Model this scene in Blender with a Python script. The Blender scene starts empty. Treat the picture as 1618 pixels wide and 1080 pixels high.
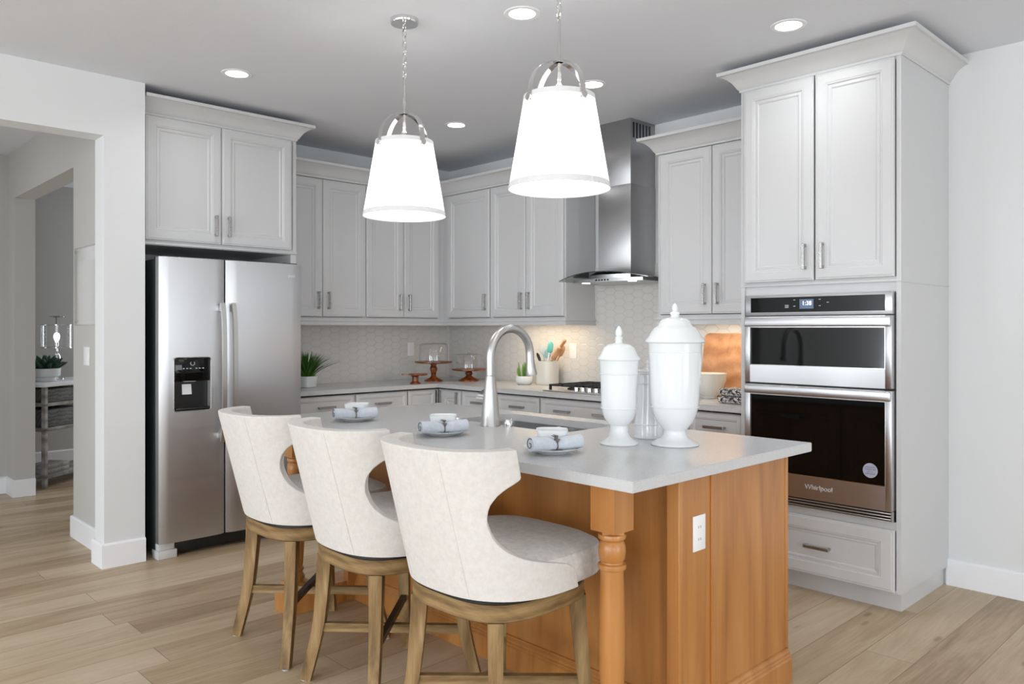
import bpy, bmesh, math, random
from mathutils import Vector, Matrix
random.seed(7)
S = bpy.context.scene
C = S.collection
PI = math.pi
R = math.radians

# ------------------------------------------------------------------ camera
CAM = (5.5213, -4.5171, 1.3411)
cam_d = bpy.data.cameras.new('camera')
cam = bpy.data.objects.new('camera', cam_d); C.objects.link(cam)
cam.location = CAM
cam.rotation_euler = (R(90), 0, R(46.149))
cam_d.sensor_fit = 'HORIZONTAL'; cam_d.sensor_width = 36.0
cam_d.lens = 1238.62 / 1618 * 36.0
cam_d.shift_y = -19.9 / 1618
cam_d.clip_start = 0.05
S.camera = cam

# ------------------------------------------------------------------ view, world, window and fill light
S.view_settings.view_transform = 'Standard'
S.view_settings.look = 'None'
S.view_settings.gamma = 1.0
S.view_settings.use_curve_mapping = False
S.view_settings.exposure = 0.48
w = bpy.data.worlds.new('world'); S.world = w; w.use_nodes = True
w.node_tree.nodes['Background'].inputs[0].default_value = (0.86, 0.93, 1.0, 1)
w.node_tree.nodes['Background'].inputs[1].default_value = 1.0
S.cycles.max_bounces = 8
S.cycles.diffuse_bounces = 5

def area(name, loc, rot, sx, sy, power, col=(1, 1, 1)):
    d = bpy.data.lights.new(name, 'AREA'); d.shape = 'RECTANGLE'; d.size = sx; d.size_y = sy
    d.energy = power; d.color = col
    o = bpy.data.objects.new(name, d); C.objects.link(o); o.location = loc; o.rotation_euler = rot
    return o
# light from window openings behind and beside the photographer, then fill added for hall and study
ZC = 2.769
DAY = (0.90, 0.955, 1.0)
for x_ in (1.2, 4.2, 7.2): area('daylight_and_fill', (x_, -9.45, 1.3), (R(104), 0, 0), 1.9, 2.1, 78, DAY)
for y_ in (-6.6, -2.6): area('daylight_and_fill', (9.95, y_, 1.3), (R(104), 0, R(90)), 2.2, 2.1, 50, DAY)
area('daylight_and_fill', (-.7, -6.15, 1.4), (R(100), 0, 0), 1.2, 1.6, 22, DAY)  # added fill for the hallway; its side wall has no window opening
area('daylight_and_fill', (-2.7, -.05, 1.4), (R(90), 0, R(180)), .8, 1.4, 20, DAY)  # added lamp brightening the study; the wall behind it is solid

# ------------------------------------------------------------------ materials
def s2l(c):
    return tuple(((v / 255) / 12.92 if v / 255 <= 0.04045 else ((v / 255 + 0.055) / 1.055) ** 2.4) for v in c)
def node(nt, t, **kw):
    n = nt.nodes.new(t)
    for k, v in kw.items(): setattr(n, k, v)
    return n
def base(name, col, rough=0.5, metal=0.0, spec=0.5, **kw):
    m = bpy.data.materials.new(name); m.use_nodes = True
    b = m.node_tree.nodes['Principled BSDF']
    b.inputs['Base Color'].default_value = (*s2l(col), 1)
    b.inputs['Roughness'].default_value = rough
    b.inputs['Metallic'].default_value = metal
    b.inputs['Specular IOR Level'].default_value = spec
    for k, v in kw.items(): b.inputs[k].default_value = v
    return m, m.node_tree, b
def bump(nt, b, src, strength=0.1, dist=0.01):
    n = node(nt, 'ShaderNodeBump'); n.inputs['Strength'].default_value = strength; n.inputs['Distance'].default_value = dist
    nt.links.new(src, n.inputs['Height']); nt.links.new(n.outputs[0], b.inputs['Normal']); return n
def noise(nt, scale, vec=None, detail=4, rough=0.5, dist=0.0):
    n = node(nt, 'ShaderNodeTexNoise'); n.inputs['Scale'].default_value = scale; n.inputs['Detail'].default_value = detail
    n.inputs['Roughness'].default_value = rough; n.inputs['Distortion'].default_value = dist
    if vec is not None: nt.links.new(vec, n.inputs['Vector'])
    return n
def coords(nt, scale=(1, 1, 1), kind='Object', rot=(0, 0, 0)):
    tc = node(nt, 'ShaderNodeTexCoord'); mp = node(nt, 'ShaderNodeMapping')
    mp.inputs['Scale'].default_value = scale; mp.inputs['Rotation'].default_value = rot
    nt.links.new(tc.outputs[kind], mp.inputs['Vector']); return mp.outputs[0]
def ramp(nt, src, stops):
    r = node(nt, 'ShaderNodeValToRGB'); e = r.color_ramp.elements
    while len(e) < len(stops): e.new(0.5)
    for i, (p, c) in enumerate(stops): e[i].position = p; e[i].color = (*s2l(c), 1)
    nt.links.new(src, r.inputs[0]); return r.outputs[0]
def plain(name, col, rough=0.5, metal=0.0, nscale=40, nstr=0.02, spec=0.5, **kw):
    m, nt, b = base(name, col, rough, metal, spec, **kw)
    n = noise(nt, nscale, coords(nt)); bump(nt, b, n.outputs[0], nstr, 0.005)
    return m
def fabric(name, c1, c2, scale=260):
    m, nt, b = base(name, c1, 0.95, spec=0.15)
    n = noise(nt, 55, coords(nt, (1, 1, 1)), 5, .7)
    nt.links.new(ramp(nt, n.outputs[0], [(.3, c2), (.65, c1)]), b.inputs['Base Color'])
    n2 = noise(nt, scale, coords(nt), 3, .7); bump(nt, b, n2.outputs[0], .35, .002)
    b.inputs['Sheen Weight'].default_value = .15
    return m
def wood(name, stops, sc=(9, 9, 0.9), rough=.35, streak=(60, 60, 2.0), bstr=.03, coat=0.0, kind='Object', wv_=.22):
    m, nt, b = base(name, stops[0][1], rough)
    v = coords(nt, sc, kind)
    n = noise(nt, 1.0, v, 6, .55, 1.4)
    wv = node(nt, 'ShaderNodeTexWave'); wv.wave_type = 'RINGS'; wv.inputs['Scale'].default_value = .55
    wv.inputs['Distortion'].default_value = 7; wv.inputs['Detail'].default_value = 3; wv.inputs['Detail Scale'].default_value = 1.1
    nt.links.new(v, wv.inputs['Vector'])
    n2 = noise(nt, 1.0, coords(nt, streak, kind), 4, .6)
    mx = node(nt, 'ShaderNodeMath', operation='MULTIPLY_ADD'); mx.inputs[1].default_value = wv_
    nt.links.new(wv.outputs['Fac'], mx.inputs[0])
    m2 = node(nt, 'ShaderNodeMath', operation='MULTIPLY'); m2.inputs[1].default_value = .62; nt.links.new(n.outputs[0], m2.inputs[0])
    nt.links.new(m2.outputs[0], mx.inputs[2])
    m3 = node(nt, 'ShaderNodeMath', operation='MULTIPLY_ADD'); m3.inputs[1].default_value = .22
    nt.links.new(n2.outputs[0], m3.inputs[0]); nt.links.new(mx.outputs[0], m3.inputs[2])
    nt.links.new(ramp(nt, m3.outputs[0], stops), b.inputs['Base Color'])
    bump(nt, b, n2.outputs[0], bstr, .003)
    b.inputs['Coat Weight'].default_value = coat; b.inputs['Coat Roughness'].default_value = .25
    return m
def brushed(name, col, rough=.28, sc=(4, 4, 260), aniso=.6, vs=.12):
    m, nt, b = base(name, col, rough, 1.0)
    n = noise(nt, 1.0, coords(nt, sc), 3, .6)
    mr = node(nt, 'ShaderNodeMapRange'); mr.inputs['To Min'].default_value = rough - vs / 2; mr.inputs['To Max'].default_value = rough + vs / 2
    nt.links.new(n.outputs[0], mr.inputs['Value']); nt.links.new(mr.outputs[0], b.inputs['Roughness'])
    bump(nt, b, n.outputs[0], .02, .001)
    if aniso:
        tg = node(nt, 'ShaderNodeTangent'); tg.direction_type = 'RADIAL'; tg.axis = 'Z'
        nt.links.new(tg.outputs[0], b.inputs['Tangent']); b.inputs['Anisotropic'].default_value = aniso
    return m
def emis(name, col, strength):
    m = bpy.data.materials.new(name); m.use_nodes = True; nt = m.node_tree
    b = nt.nodes['Principled BSDF']; b.inputs['Base Color'].default_value = (*s2l((240, 240, 240)), 1)
    b.inputs['Emission Color'].default_value = (*s2l(col), 1); b.inputs['Emission Strength'].default_value = strength
    return m
def glass(name, col=(255, 255, 255), rough=0.0, alpha=.12, pwr=2.6):
    m = bpy.data.materials.new(name); m.use_nodes = True; nt = m.node_tree
    out = nt.nodes['Material Output']; nt.nodes.remove(nt.nodes['Principled BSDF'])
    g = node(nt, 'ShaderNodeBsdfGlossy'); g.inputs['Roughness'].default_value = rough + .02
    t = node(nt, 'ShaderNodeBsdfTransparent'); t.inputs[0].default_value = (*s2l(col), 1)
    fr = node(nt, 'ShaderNodeLayerWeight'); fr.inputs[0].default_value = .5
    pw = node(nt, 'ShaderNodeMath', operation='POWER'); pw.inputs[1].default_value = pwr; nt.links.new(fr.outputs['Facing'], pw.inputs[0])
    mth = node(nt, 'ShaderNodeMath', operation='MULTIPLY_ADD'); mth.inputs[1].default_value = .9; mth.inputs[2].default_value = .05 + alpha * .2
    nt.links.new(pw.outputs[0], mth.inputs[0])
    mx = node(nt, 'ShaderNodeMixShader'); nt.links.new(mth.outputs[0], mx.inputs[0])
    nt.links.new(t.outputs[0], mx.inputs[1]); nt.links.new(g.outputs[0], mx.inputs[2]); nt.links.new(mx.outputs[0], out.inputs[0])
    return m

M = {}
M['wall'] = plain('wall_paint', (220, 221, 222), .75, nscale=160, nstr=.05, spec=.25)
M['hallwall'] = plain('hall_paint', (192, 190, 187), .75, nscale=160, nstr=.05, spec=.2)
M['ceil'] = plain('ceiling_paint', (222, 225, 231), .85, nscale=90, nstr=.12, spec=.1)
M['trim'] = plain('trim_paint', (236, 237, 240), .4, nstr=.01)
M['cab'] = plain('cabinet_paint', (202, 202, 203), .38, nscale=30, nstr=.008)
M['gap'] = plain('shadow_gap', (40, 38, 36), .9)
M['pull'] = brushed('brushed_nickel', (172, 170, 168), .28)
M['steel'] = brushed('stainless', (184, 183, 184), .34, (3, 3, 300), .85)
M['steelh'] = brushed('stainless_horizontal', (196, 196, 198), .32, (3, 3, 300))
M['faucet'] = plain('satin_steel', (196, 195, 193), .33, 1.0, nstr=0)
M['chrome'] = plain('polished_chrome', (225, 225, 225), .08, 1.0)
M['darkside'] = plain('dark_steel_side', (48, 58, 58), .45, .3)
M['black'] = plain('black_plastic', (16, 18, 18), .35)
M['blackglass'] = plain('black_glass', (7, 9, 10), .05, nstr=0.0, spec=.35)
M['iron'] = plain('cast_iron', (30, 34, 40), .5)
M['darkmetal'] = plain('dark_stretcher_metal', (58, 56, 54), .4, .8)
M['china'] = plain('white_china', (226, 229, 230), .12, nstr=.004)
M['bowlw'] = plain('matte_white_ceramic', (222, 220, 214), .4)
M['fab'] = fabric('cream_fabric', (216, 212, 207), (205, 200, 195))
M['seatfab'] = fabric('seat_fabric', (212, 207, 201), (188, 184, 180))
M['shadeband'] = fabric('shade_band', (226, 226, 226), (222, 222, 222))
M['napkin'] = fabric('napkin_linen', (204, 210, 218), (190, 196, 206))
M['napin'] = plain('napkin_fold', (120, 122, 128), .9)
M['ring'] = plain('pewter', (120, 118, 116), .35, .8)
M['plastic'] = plain('white_plastic', (240, 240, 240), .35)
M['slot'] = plain('outlet_slot', (90, 90, 90), .6)
M['bulb'] = emis('lamp_glow', (255, 250, 244), 2.2)
M['can'] = emis('recessed_glow', (255, 252, 246), 7)
M['warm'] = emis('warm_strip', (255, 214, 160), 3)
M['glass'] = glass('clear_glass')
M['acrylic'] = glass('acrylic', alpha=0, pwr=9)
M['hoodglass'] = glass('hood_glass', (150, 165, 160), .02, alpha=.5)
M['leaf'] = plain('green_leaf', (62, 112, 34), .5)
M['leaf2'] = plain('pale_green_leaf', (104, 148, 58), .5)
M['darkleaf'] = plain('dark_succulent', (38, 66, 50), .5)
M['soil'] = plain('soil', (60, 46, 34), .9, nscale=200, nstr=.5)
M['teal'] = plain('teal_silicone', (92, 176, 170), .5)
M['blue'] = plain('pale_blue_silicone', (150, 190, 205), .5)
M['grey'] = plain('light_grey', (200, 200, 200), .5)
M['screen'] = emis('clock_screen', (110, 135, 175), .35); M['screen'].node_tree.nodes['Principled BSDF'].inputs['Base Color'].default_value = (.05, .06, .08, 1)
M['digits'] = emis('clock_digits', (235, 245, 255), 1.2)
M['sticker'] = plain('grey_sticker', (172, 174, 190), .6)
M['stickerink'] = plain('sticker_ink', (60, 58, 110), .6)
M['logo'] = plain('logo_silver', (225, 225, 228), .35, .3)
M['island'] = wood('stained_alder', [(.25, (150, 94, 42)), (.45, (178, 119, 60)), (.62, (192, 135, 74)), (.85, (206, 151, 92))], (5, 5, .7), coat=.2, wv_=.10)
M['stool'] = wood('weathered_oak', [(.32, (92, 68, 38)), (.47, (130, 102, 62)), (.6, (156, 128, 86)), (.75, (190, 168, 130))], (14, 14, 3), .65, (220, 220, 9), .4, wv_=.12)
M['stoolh'] = wood('weathered_oak_across', [(.32, (92, 68, 38)), (.47, (130, 102, 62)), (.6, (156, 128, 86)), (.75, (190, 168, 130))], (3, 3, 16), .65, (14, 14, 260), .4, wv_=.12)
M['acacia'] = wood('acacia', [(.3, (72, 30, 10)), (.5, (122, 60, 24)), (.75, (168, 94, 46))], (10, 10, 10), .3, (60, 60, 60))
M['board'] = wood('board_maple', [(.3, (150, 106, 74)), (.5, (176, 130, 94)), (.75, (200, 156, 120))], (6, 6, 1.0), .4, (60, 60, 3))
M['pine'] = wood('rolling_pin_wood', [(.3, (170, 120, 80)), (.75, (206, 164, 124))], (8, 8, 8), .45, (60, 60, 60))
M['greywood'] = wood('grey_washed_wood', [(.3, (110, 106, 102)), (.5, (142, 138, 134)), (.75, (176, 172, 168))], (6, 6, 6), .7, (60, 60, 8), .1)
M['bin'] = wood('dark_grey_basket', [(.3, (70, 70, 68)), (.7, (112, 112, 110))], (20, 20, 20), .8, (90, 90, 90), .2)

def quartz():
    m, nt, b = base('grey_quartz', (188, 187, 186), .22)
    n = noise(nt, 320, coords(nt), 3, .7)
    nt.links.new(ramp(nt, n.outputs[0], [(.3, (186, 186, 187)), (.5, (197, 197, 198)), (.7, (208, 208, 209))]), b.inputs['Base Color'])
    return m
M['quartz'] = quartz()

def floor_mat():
    m, nt, b = base('oak_planks', (180, 160, 132), .42, spec=.4)
    L = nt.links.new
    tc = node(nt, 'ShaderNodeTexCoord'); sp = node(nt, 'ShaderNodeSeparateXYZ'); L(tc.outputs['Object'], sp.inputs[0])
    def mt(op, a, bb=None, c=None):
        n = node(nt, 'ShaderNodeMath', operation=op)
        for i, x in enumerate((a, bb, c)):
            if x is None: continue
            if isinstance(x, (int, float)): n.inputs[i].default_value = x
            else: L(x, n.inputs[i])
        return n.outputs[0]
    W, LN = .19, 1.9
    xs = mt('DIVIDE', sp.outputs[0], W); ix = mt('FLOOR', xs); fx = mt('SUBTRACT', xs, ix)
    wn = node(nt, 'ShaderNodeTexWhiteNoise', noise_dimensions='1D'); L(ix, wn.inputs['W'])
    ys = mt('ADD', mt('DIVIDE', sp.outputs[1], LN), mt('MULTIPLY', wn.outputs[0], 7.3)); iy = mt('FLOOR', ys); fy = mt('SUBTRACT', ys, iy)
    cid = node(nt, 'ShaderNodeCombineXYZ'); L(ix, cid.inputs[0]); L(iy, cid.inputs[1])
    w2 = node(nt, 'ShaderNodeTexWhiteNoise', noise_dimensions='2D'); L(cid.outputs[0], w2.inputs['Vector'])
    gap = mt('MINIMUM', mt('MULTIPLY', mt('MINIMUM', fx, mt('SUBTRACT', 1, fx)), W), mt('MULTIPLY', mt('MINIMUM', fy, mt('SUBTRACT', 1, fy)), LN))
    gm = node(nt, 'ShaderNodeMapRange'); gm.inputs['From Max'].default_value = .0022; L(gap, gm.inputs['Value'])
    # per plank offset of the grain
    cv = node(nt, 'ShaderNodeCombineXYZ'); L(mt('MULTIPLY_ADD', w2.outputs[0], 13, mt('MULTIPLY', sp.outputs[0], 7)), cv.inputs[0])
    L(mt('MULTIPLY_ADD', w2.outputs[0], 31, mt('MULTIPLY', sp.outputs[1], 1.1)), cv.inputs[1])
    n1 = noise(nt, 1.0, cv.outputs[0], 6, .6, 1.2)
    cv2 = node(nt, 'ShaderNodeCombineXYZ'); L(mt('MULTIPLY', sp.outputs[0], 90), cv2.inputs[0]); L(mt('MULTIPLY_ADD', w2.outputs[0], 50, mt('MULTIPLY', sp.outputs[1], 3)), cv2.inputs[1])
    n2 = noise(nt, 1.0, cv2.outputs[0], 4, .6)
    tone = mt('ADD', mt('MULTIPLY', w2.outputs[0], .26), mt('ADD', mt('MULTIPLY', n1.outputs[0], .58), mt('MULTIPLY', n2.outputs[0], .24)))
    col = ramp(nt, tone, [(.30, (138, 116, 88)), (.45, (172, 149, 119)), (.58, (191, 170, 141)), (.78, (208, 190, 165))])
    # knots
    cv3 = node(nt, 'ShaderNodeCombineXYZ'); L(mt('MULTIPLY', sp.outputs[0], 6.5), cv3.inputs[0]); L(mt('MULTIPLY', sp.outputs[1], 2.1), cv3.inputs[1])
    vo = node(nt, 'ShaderNodeTexVoronoi'); vo.inputs['Scale'].default_value = 1.0; L(cv3.outputs[0], vo.inputs['Vector'])
    vm = node(nt, 'ShaderNodeMapRange'); vm.inputs['From Min'].default_value = .03; vm.inputs['From Max'].default_value = .13
    L(vo.outputs['Distance'], vm.inputs['Value'])
    sc = node(nt, 'ShaderNodeSeparateColor'); L(vo.outputs['Color'], sc.inputs[0])
    keep = mt('GREATER_THAN', sc.outputs[0], .45)
    kf = mt('MAXIMUM', vm.outputs[0], keep)
    k1 = node(nt, 'ShaderNodeMix', data_type='RGBA'); L(kf, k1.inputs[0]); k1.inputs[6].default_value = (*s2l((104, 80, 56)), 1); L(col, k1.inputs[7])
    k2 = node(nt, 'ShaderNodeMix', data_type='RGBA'); L(gm.outputs[0], k2.inputs[0]); k2.inputs[6].default_value = (*s2l((124, 102, 78)), 1); L(k1.outputs[2], k2.inputs[7])
    L(k2.outputs[2], b.inputs['Base Color'])
    bump(nt, b, gm.outputs[0], .3, .002)
    return m
M['floor'] = floor_mat()

def tile_mat(axis):
    """elongated hexagon tiles; axis 'x' or 'y' is the horizontal direction of the wall"""
    m, nt, b = base('hex_tile_' + axis, (214, 211, 207), .22)
    L = nt.links.new
    tc = node(nt, 'ShaderNodeTexCoord'); sp = node(nt, 'ShaderNodeSeparateXYZ'); L(tc.outputs['Object'], sp.inputs[0])
    h = sp.outputs[0] if axis == 'x' else sp.outputs[1]
    def vm(op, a, bb=None):
        n = node(nt, 'ShaderNodeVectorMath', operation=op)
        for i, x in enumerate((a, bb)):
            if x is None: continue
            if isinstance(x, tuple): n.inputs[i].default_value = x
            else: L(x, n.inputs[i])
        return n
    def mt(op, a, bb=None):
        n = node(nt, 'ShaderNodeMath', operation=op)
        for i, x in enumerate((a, bb)):
            if x is None: continue
            if isinstance(x, (int, float)): n.inputs[i].default_value = x
            else: L(x, n.inputs[i])
        return n.outputs[0]
    cb = node(nt, 'ShaderNodeCombineXYZ')
    L(mt('ADD', mt('DIVIDE', sp.outputs[2], .056), 50), cb.inputs[0])
    L(mt('ADD', mt('DIVIDE', h, .098), 50 * 1.7320508), cb.inputs[1])
    r = (1.0, 1.7320508, 1.0); hf = (.5, .8660254, 0)
    a1 = vm('SUBTRACT', vm('MODULO', cb.outputs[0], r).outputs[0], hf)
    a2 = vm('SUBTRACT', vm('MODULO', vm('SUBTRACT', cb.outputs[0], hf).outputs[0], r).outputs[0], hf)
    l1 = vm('LENGTH', a1.outputs[0]).outputs['Value']; l2 = vm('LENGTH', a2.outputs[0]).outputs['Value']
    pick = mt('LESS_THAN', l1, l2)
    mx = node(nt, 'ShaderNodeMix', data_type='VECTOR'); L(pick, mx.inputs[0]); L(a2.outputs[0], mx.inputs[4]); L(a1.outputs[0], mx.inputs[5])
    ab = vm('ABSOLUTE', mx.outputs[1])
    s2 = node(nt, 'ShaderNodeSeparateXYZ'); L(ab.outputs[0], s2.inputs[0])
    d = mt('MAXIMUM', mt('ADD', mt('MULTIPLY', s2.outputs[0], .5), mt('MULTIPLY', s2.outputs[1], .8660254)), s2.outputs[0])
    mr = node(nt, 'ShaderNodeMapRange'); mr.inputs['From Min'].default_value = .5; mr.inputs['From Max'].default_value = .44; L(d, mr.inputs['Value'])
    k = node(nt, 'ShaderNodeMix', data_type='RGBA'); L(mr.outputs[0], k.inputs[0])
    k.inputs[6].default_value = (*s2l((206, 204, 201)), 1); k.inputs[7].default_value = (*s2l((214, 212, 209)), 1)
    L(k.outputs[2], b.inputs['Base Color'])
    bump(nt, b, mr.outputs[0], .5, .003)
    return m
M['tile_x'] = tile_mat('x'); M['tile_y'] = tile_mat('y')

def patterned():
    m, nt, b = base('patterned_cloth', (200, 200, 200), .9)
    n = noise(nt, 38, coords(nt), 3, .6, 2.0)
    nt.links.new(ramp(nt, n.outputs[0], [(.44, (58, 54, 54)), (.5, (120, 116, 114)), (.54, (206, 204, 200))]), b.inputs['Base Color'])
    return m
M['pattern'] = patterned()

def shade_mat():
    m = bpy.data.materials.new('linen_shade'); m.use_nodes = True; nt = m.node_tree
    out = nt.nodes['Material Output']; nt.nodes.remove(nt.nodes['Principled BSDF'])
    d = node(nt, 'ShaderNodeBsdfDiffuse'); d.inputs[0].default_value = (.85, .85, .85, 1)
    t = node(nt, 'ShaderNodeBsdfTranslucent'); t.inputs[0].default_value = (.95, .94, .92, 1)
    mx = node(nt, 'ShaderNodeMixShader'); mx.inputs[0].default_value = .5
    nt.links.new(d.outputs[0], mx.inputs[1]); nt.links.new(t.outputs[0], mx.inputs[2]); nt.links.new(mx.outputs[0], out.inputs[0])
    n = noise(nt, 400, coords(nt)); bp = node(nt, 'ShaderNodeBump'); bp.inputs['Strength'].default_value = .1
    nt.links.new(n.outputs[0], bp.inputs['Height']); nt.links.new(bp.outputs[0], d.inputs['Normal'])
    return m
M['shade'] = shade_mat()

# ------------------------------------------------------------------ object helpers
def obj(name, bm, mat, parent=None, loc=None, rot=None, sharp=32):
    me = bpy.data.meshes.new(name)
    bmesh.ops.recalc_face_normals(bm, faces=bm.faces)
    for f in bm.faces: f.smooth = True
    bm.to_mesh(me); bm.free()
    if sharp: me.set_sharp_from_angle(angle=R(sharp))
    me.materials.append(M[mat] if isinstance(mat, str) else mat)
    o = bpy.data.objects.new(name, me); C.objects.link(o)
    if parent: o.parent = parent
    if loc: o.location = loc
    if rot: o.rotation_euler = rot
    return o
def tag(o, label, cat, group=None):
    o['label'] = label; o['category'] = cat
    if group: o['group'] = group
    return o
def thing(name, label, cat, loc=(0, 0, 0), rotz=0, group=None):
    o = bpy.data.objects.new(name, None); C.objects.link(o)
    o.empty_display_size = .1; o.location = loc; o.rotation_euler = (0, 0, rotz)
    return tag(o, label, cat, group)
def struct(name, bm, mat):
    o = obj(name, bm, mat); o['kind'] = 'structure'; return o
def box(bm, x0, x1, y0, y1, z0, z1, bev=0.0, seg=2):
    r = bmesh.ops.create_cube(bm, size=1)
    vs = r['verts']
    bmesh.ops.scale(bm, vec=(abs(x1 - x0), abs(y1 - y0), abs(z1 - z0)), verts=vs)
    bmesh.ops.translate(bm, vec=((x0 + x1) / 2, (y0 + y1) / 2, (z0 + z1) / 2), verts=vs)
    if bev:
        es = list({e for v in vs for e in v.link_edges})
        bmesh.ops.bevel(bm, geom=es, offset=bev, segments=seg, affect='EDGES', profile=.5)
    return bm
def B(*a, **k): return box(bmesh.new(), *a, **k)
def lathe(bm, prof, cx=0, cy=0, n=40, sq=0.0, cap=True):
    """prof: list of (r, z) bottom to top; sq squares the section off"""
    rings = []
    for r, z in prof:
        ring = []
        for i in range(n):
            a = 2 * PI * i / n
            k = 1.0
            if sq: k = (abs(math.cos(a)) ** (2 + sq) + abs(math.sin(a)) ** (2 + sq)) ** (-1 / (2 + sq))
            ring.append(bm.verts.new((cx + r * k * math.cos(a), cy + r * k * math.sin(a), z)))
        rings.append(ring)
    for a, b_ in zip(rings, rings[1:]):
        for i in range(n):
            j = (i + 1) % n
            bm.faces.new((a[i], a[j], b_[j], b_[i]))
    if cap:
        if prof[0][0] > 1e-5: bm.faces.new(list(reversed(rings[0])))
        if prof[-1][0] > 1e-5: bm.faces.new(rings[-1])
    bmesh.ops.remove_doubles(bm, verts=[v for r_ in rings for v in r_], dist=1e-6)
    return bm
def LA(*a, **k): return lathe(bmesh.new(), *a, **k)
def smooth_path(pts, n=8):
    out = []
    P = [Vector(p) for p in pts]
    for i in range(len(P) - 1):
        p0 = P[max(i - 1, 0)]; p1 = P[i]; p2 = P[i + 1]; p3 = P[min(i + 2, len(P) - 1)]
        for k in range(n):
            t = k / n
            out.append(.5 * ((2 * p1) + (-p0 + p2) * t + (2 * p0 - 5 * p1 + 4 * p2 - p3) * t * t + (-p0 + 3 * p1 - 3 * p2 + p3) * t ** 3))
    out.append(P[-1]); return out
def tube(bm, pts, rad, n=12, sx=1.0, closed=False, up=(0, 0, 1), flat=None):
    """rad: number or list; flat=(a,b): rectangular section half sizes"""
    P = [Vector(p) for p in pts]; m = len(P)
    rads = rad if isinstance(rad, (list, tuple)) else [rad] * m
    rings = []; prev = None
    for i, p in enumerate(P):
        if closed: t = (P[(i + 1) % m] - P[i - 1]).normalized()
        else: t = (P[min(i + 1, m - 1)] - P[max(i - 1, 0)]).normalized()
        if prev is None:
            u = Vector(up); u = (u - t * u.dot(t))
            if u.length < .05: u = Vector((1, 0, 0)) - t * t.x
        else: u = prev - t * prev.dot(t)
        u.normalize(); prev = u; v = t.cross(u)
        ring = []
        if flat:
            a, b_ = flat
            k = rads[i]
            for (s1, s2) in ((-1, -1), (1, -1), (1, 1), (-1, 1)): ring.append(bm.verts.new(p + u * a * s1 * k + v * b_ * s2 * k))
        else:
            for k in range(n):
                an = 2 * PI * k / n
                ring.append(bm.verts.new(p + (u * math.cos(an) + v * math.sin(an) * sx) * rads[i]))
        rings.append(ring)
    nn = len(rings[0]); rr = rings + ([rings[0]] if closed else [])
    for a, b_ in zip(rr, rr[1:]):
        for i in range(nn):
            j = (i + 1) % nn; bm.faces.new((a[i], a[j], b_[j], b_[i]))
    if not closed:
        bm.faces.new(list(reversed(rings[0]))); bm.faces.new(rings[-1])
    return bm
def TU(*a, **k): return tube(bmesh.new(), *a, **k)
def sweep(bm, path, prof, cap=True):
    """path: list of (x, y) ; prof: list of (out, z); out is to the right of the travel direction; mitred corners"""
    n = len(path); rows = []
    for i, p in enumerate(path):
        p = Vector(p)
        d1 = (p - Vector(path[i - 1])).normalized() if i > 0 else None
        d2 = (Vector(path[i + 1]) - p).normalized() if i < n - 1 else None
        if d1 is None: d1 = d2
        if d2 is None: d2 = d1
        n1 = Vector((d1.y, -d1.x)); n2 = Vector((d2.y, -d2.x))
        mm = (n1 + n2).normalized(); k = 1 / max(mm.dot(n1), .2)
        rows.append([bm.verts.new((p.x + mm.x * o * k, p.y + mm.y * o * k, z)) for o, z in prof])
    m = len(prof)
    for a, b_ in zip(rows, rows[1:]):
        for i in range(m):
            j = (i + 1) % m; bm.faces.new((a[i], b_[i], b_[j], a[j]))
    if cap:
        bm.faces.new(rows[0]); bm.faces.new(list(reversed(rows[-1])))
    return bm
def SW(*a, **k): return sweep(bmesh.new(), *a, **k)
def panel(bm, x0, x1, z0, z1, yb, prof):
    """framed panel facing -y: rings of (inset, depth) forward of yb"""
    rings = []
    for ins, d in prof:
        rings.append([bm.verts.new((x, yb - d, z)) for x, z in ((x0 + ins, z0 + ins), (x1 - ins, z0 + ins), (x1 - ins, z1 - ins), (x0 + ins, z1 - ins))])
    for a, b_ in zip(rings, rings[1:]):
        for i in range(4):
            j = (i + 1) % 4; bm.faces.new((a[i], a[j], b_[j], b_[i]))
    bm.faces.new(rings[-1]); bm.faces.new(list(reversed(rings[0])))
    return bm
DOOR = [(0, 0), (0, .016), (.003, .019), (.009, .019), (.012, .0215), (.052, .0215), (.055, .0195), (.060, .0195), (.066, .013), (.074, .015), (.080, .015), (.086, .010)]
DRAW = [(0, 0), (0, .016), (.003, .019), (.007, .019), (.010, .0215), (.026, .0215), (.029, .0185), (.033, .0185), (.038, .013), (.043, .013)]
def prism_x(bm, poly, x0, x1):
    """poly (y,z) extruded along x"""
    a = [bm.verts.new((x0, y, z)) for y, z in poly]; b_ = [bm.verts.new((x1, y, z)) for y, z in poly]
    for i in range(len(poly)):
        j = (i + 1) % len(poly); bm.faces.new((a[i], a[j], b_[j], b_[i]))
    bm.faces.new(list(reversed(a))); bm.faces.new(b_); return bm
def prism_z(bm, poly, z0, z1):
    a = [bm.verts.new((x, y, z0)) for x, y in poly]; b_ = [bm.verts.new((x, y, z1)) for x, y in poly]
    for i in range(len(poly)):
        j = (i + 1) % len(poly); bm.faces.new((a[i], a[j], b_[j], b_[i]))
    bm.faces.new(list(reversed(a))); bm.faces.new(b_); return bm
def rrect(x0, x1, y0, y1, r, n=8):
    out = []
    for cx, cy, a0 in ((x1 - r, y1 - r, 0), (x0 + r, y1 - r, 90), (x0 + r, y0 + r, 180), (x1 - r, y0 + r, 270)):
        for i in range(n + 1):
            a = R(a0 + 90 * i / n); out.append((cx + r * math.cos(a), cy + r * math.sin(a)))
    return out
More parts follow.
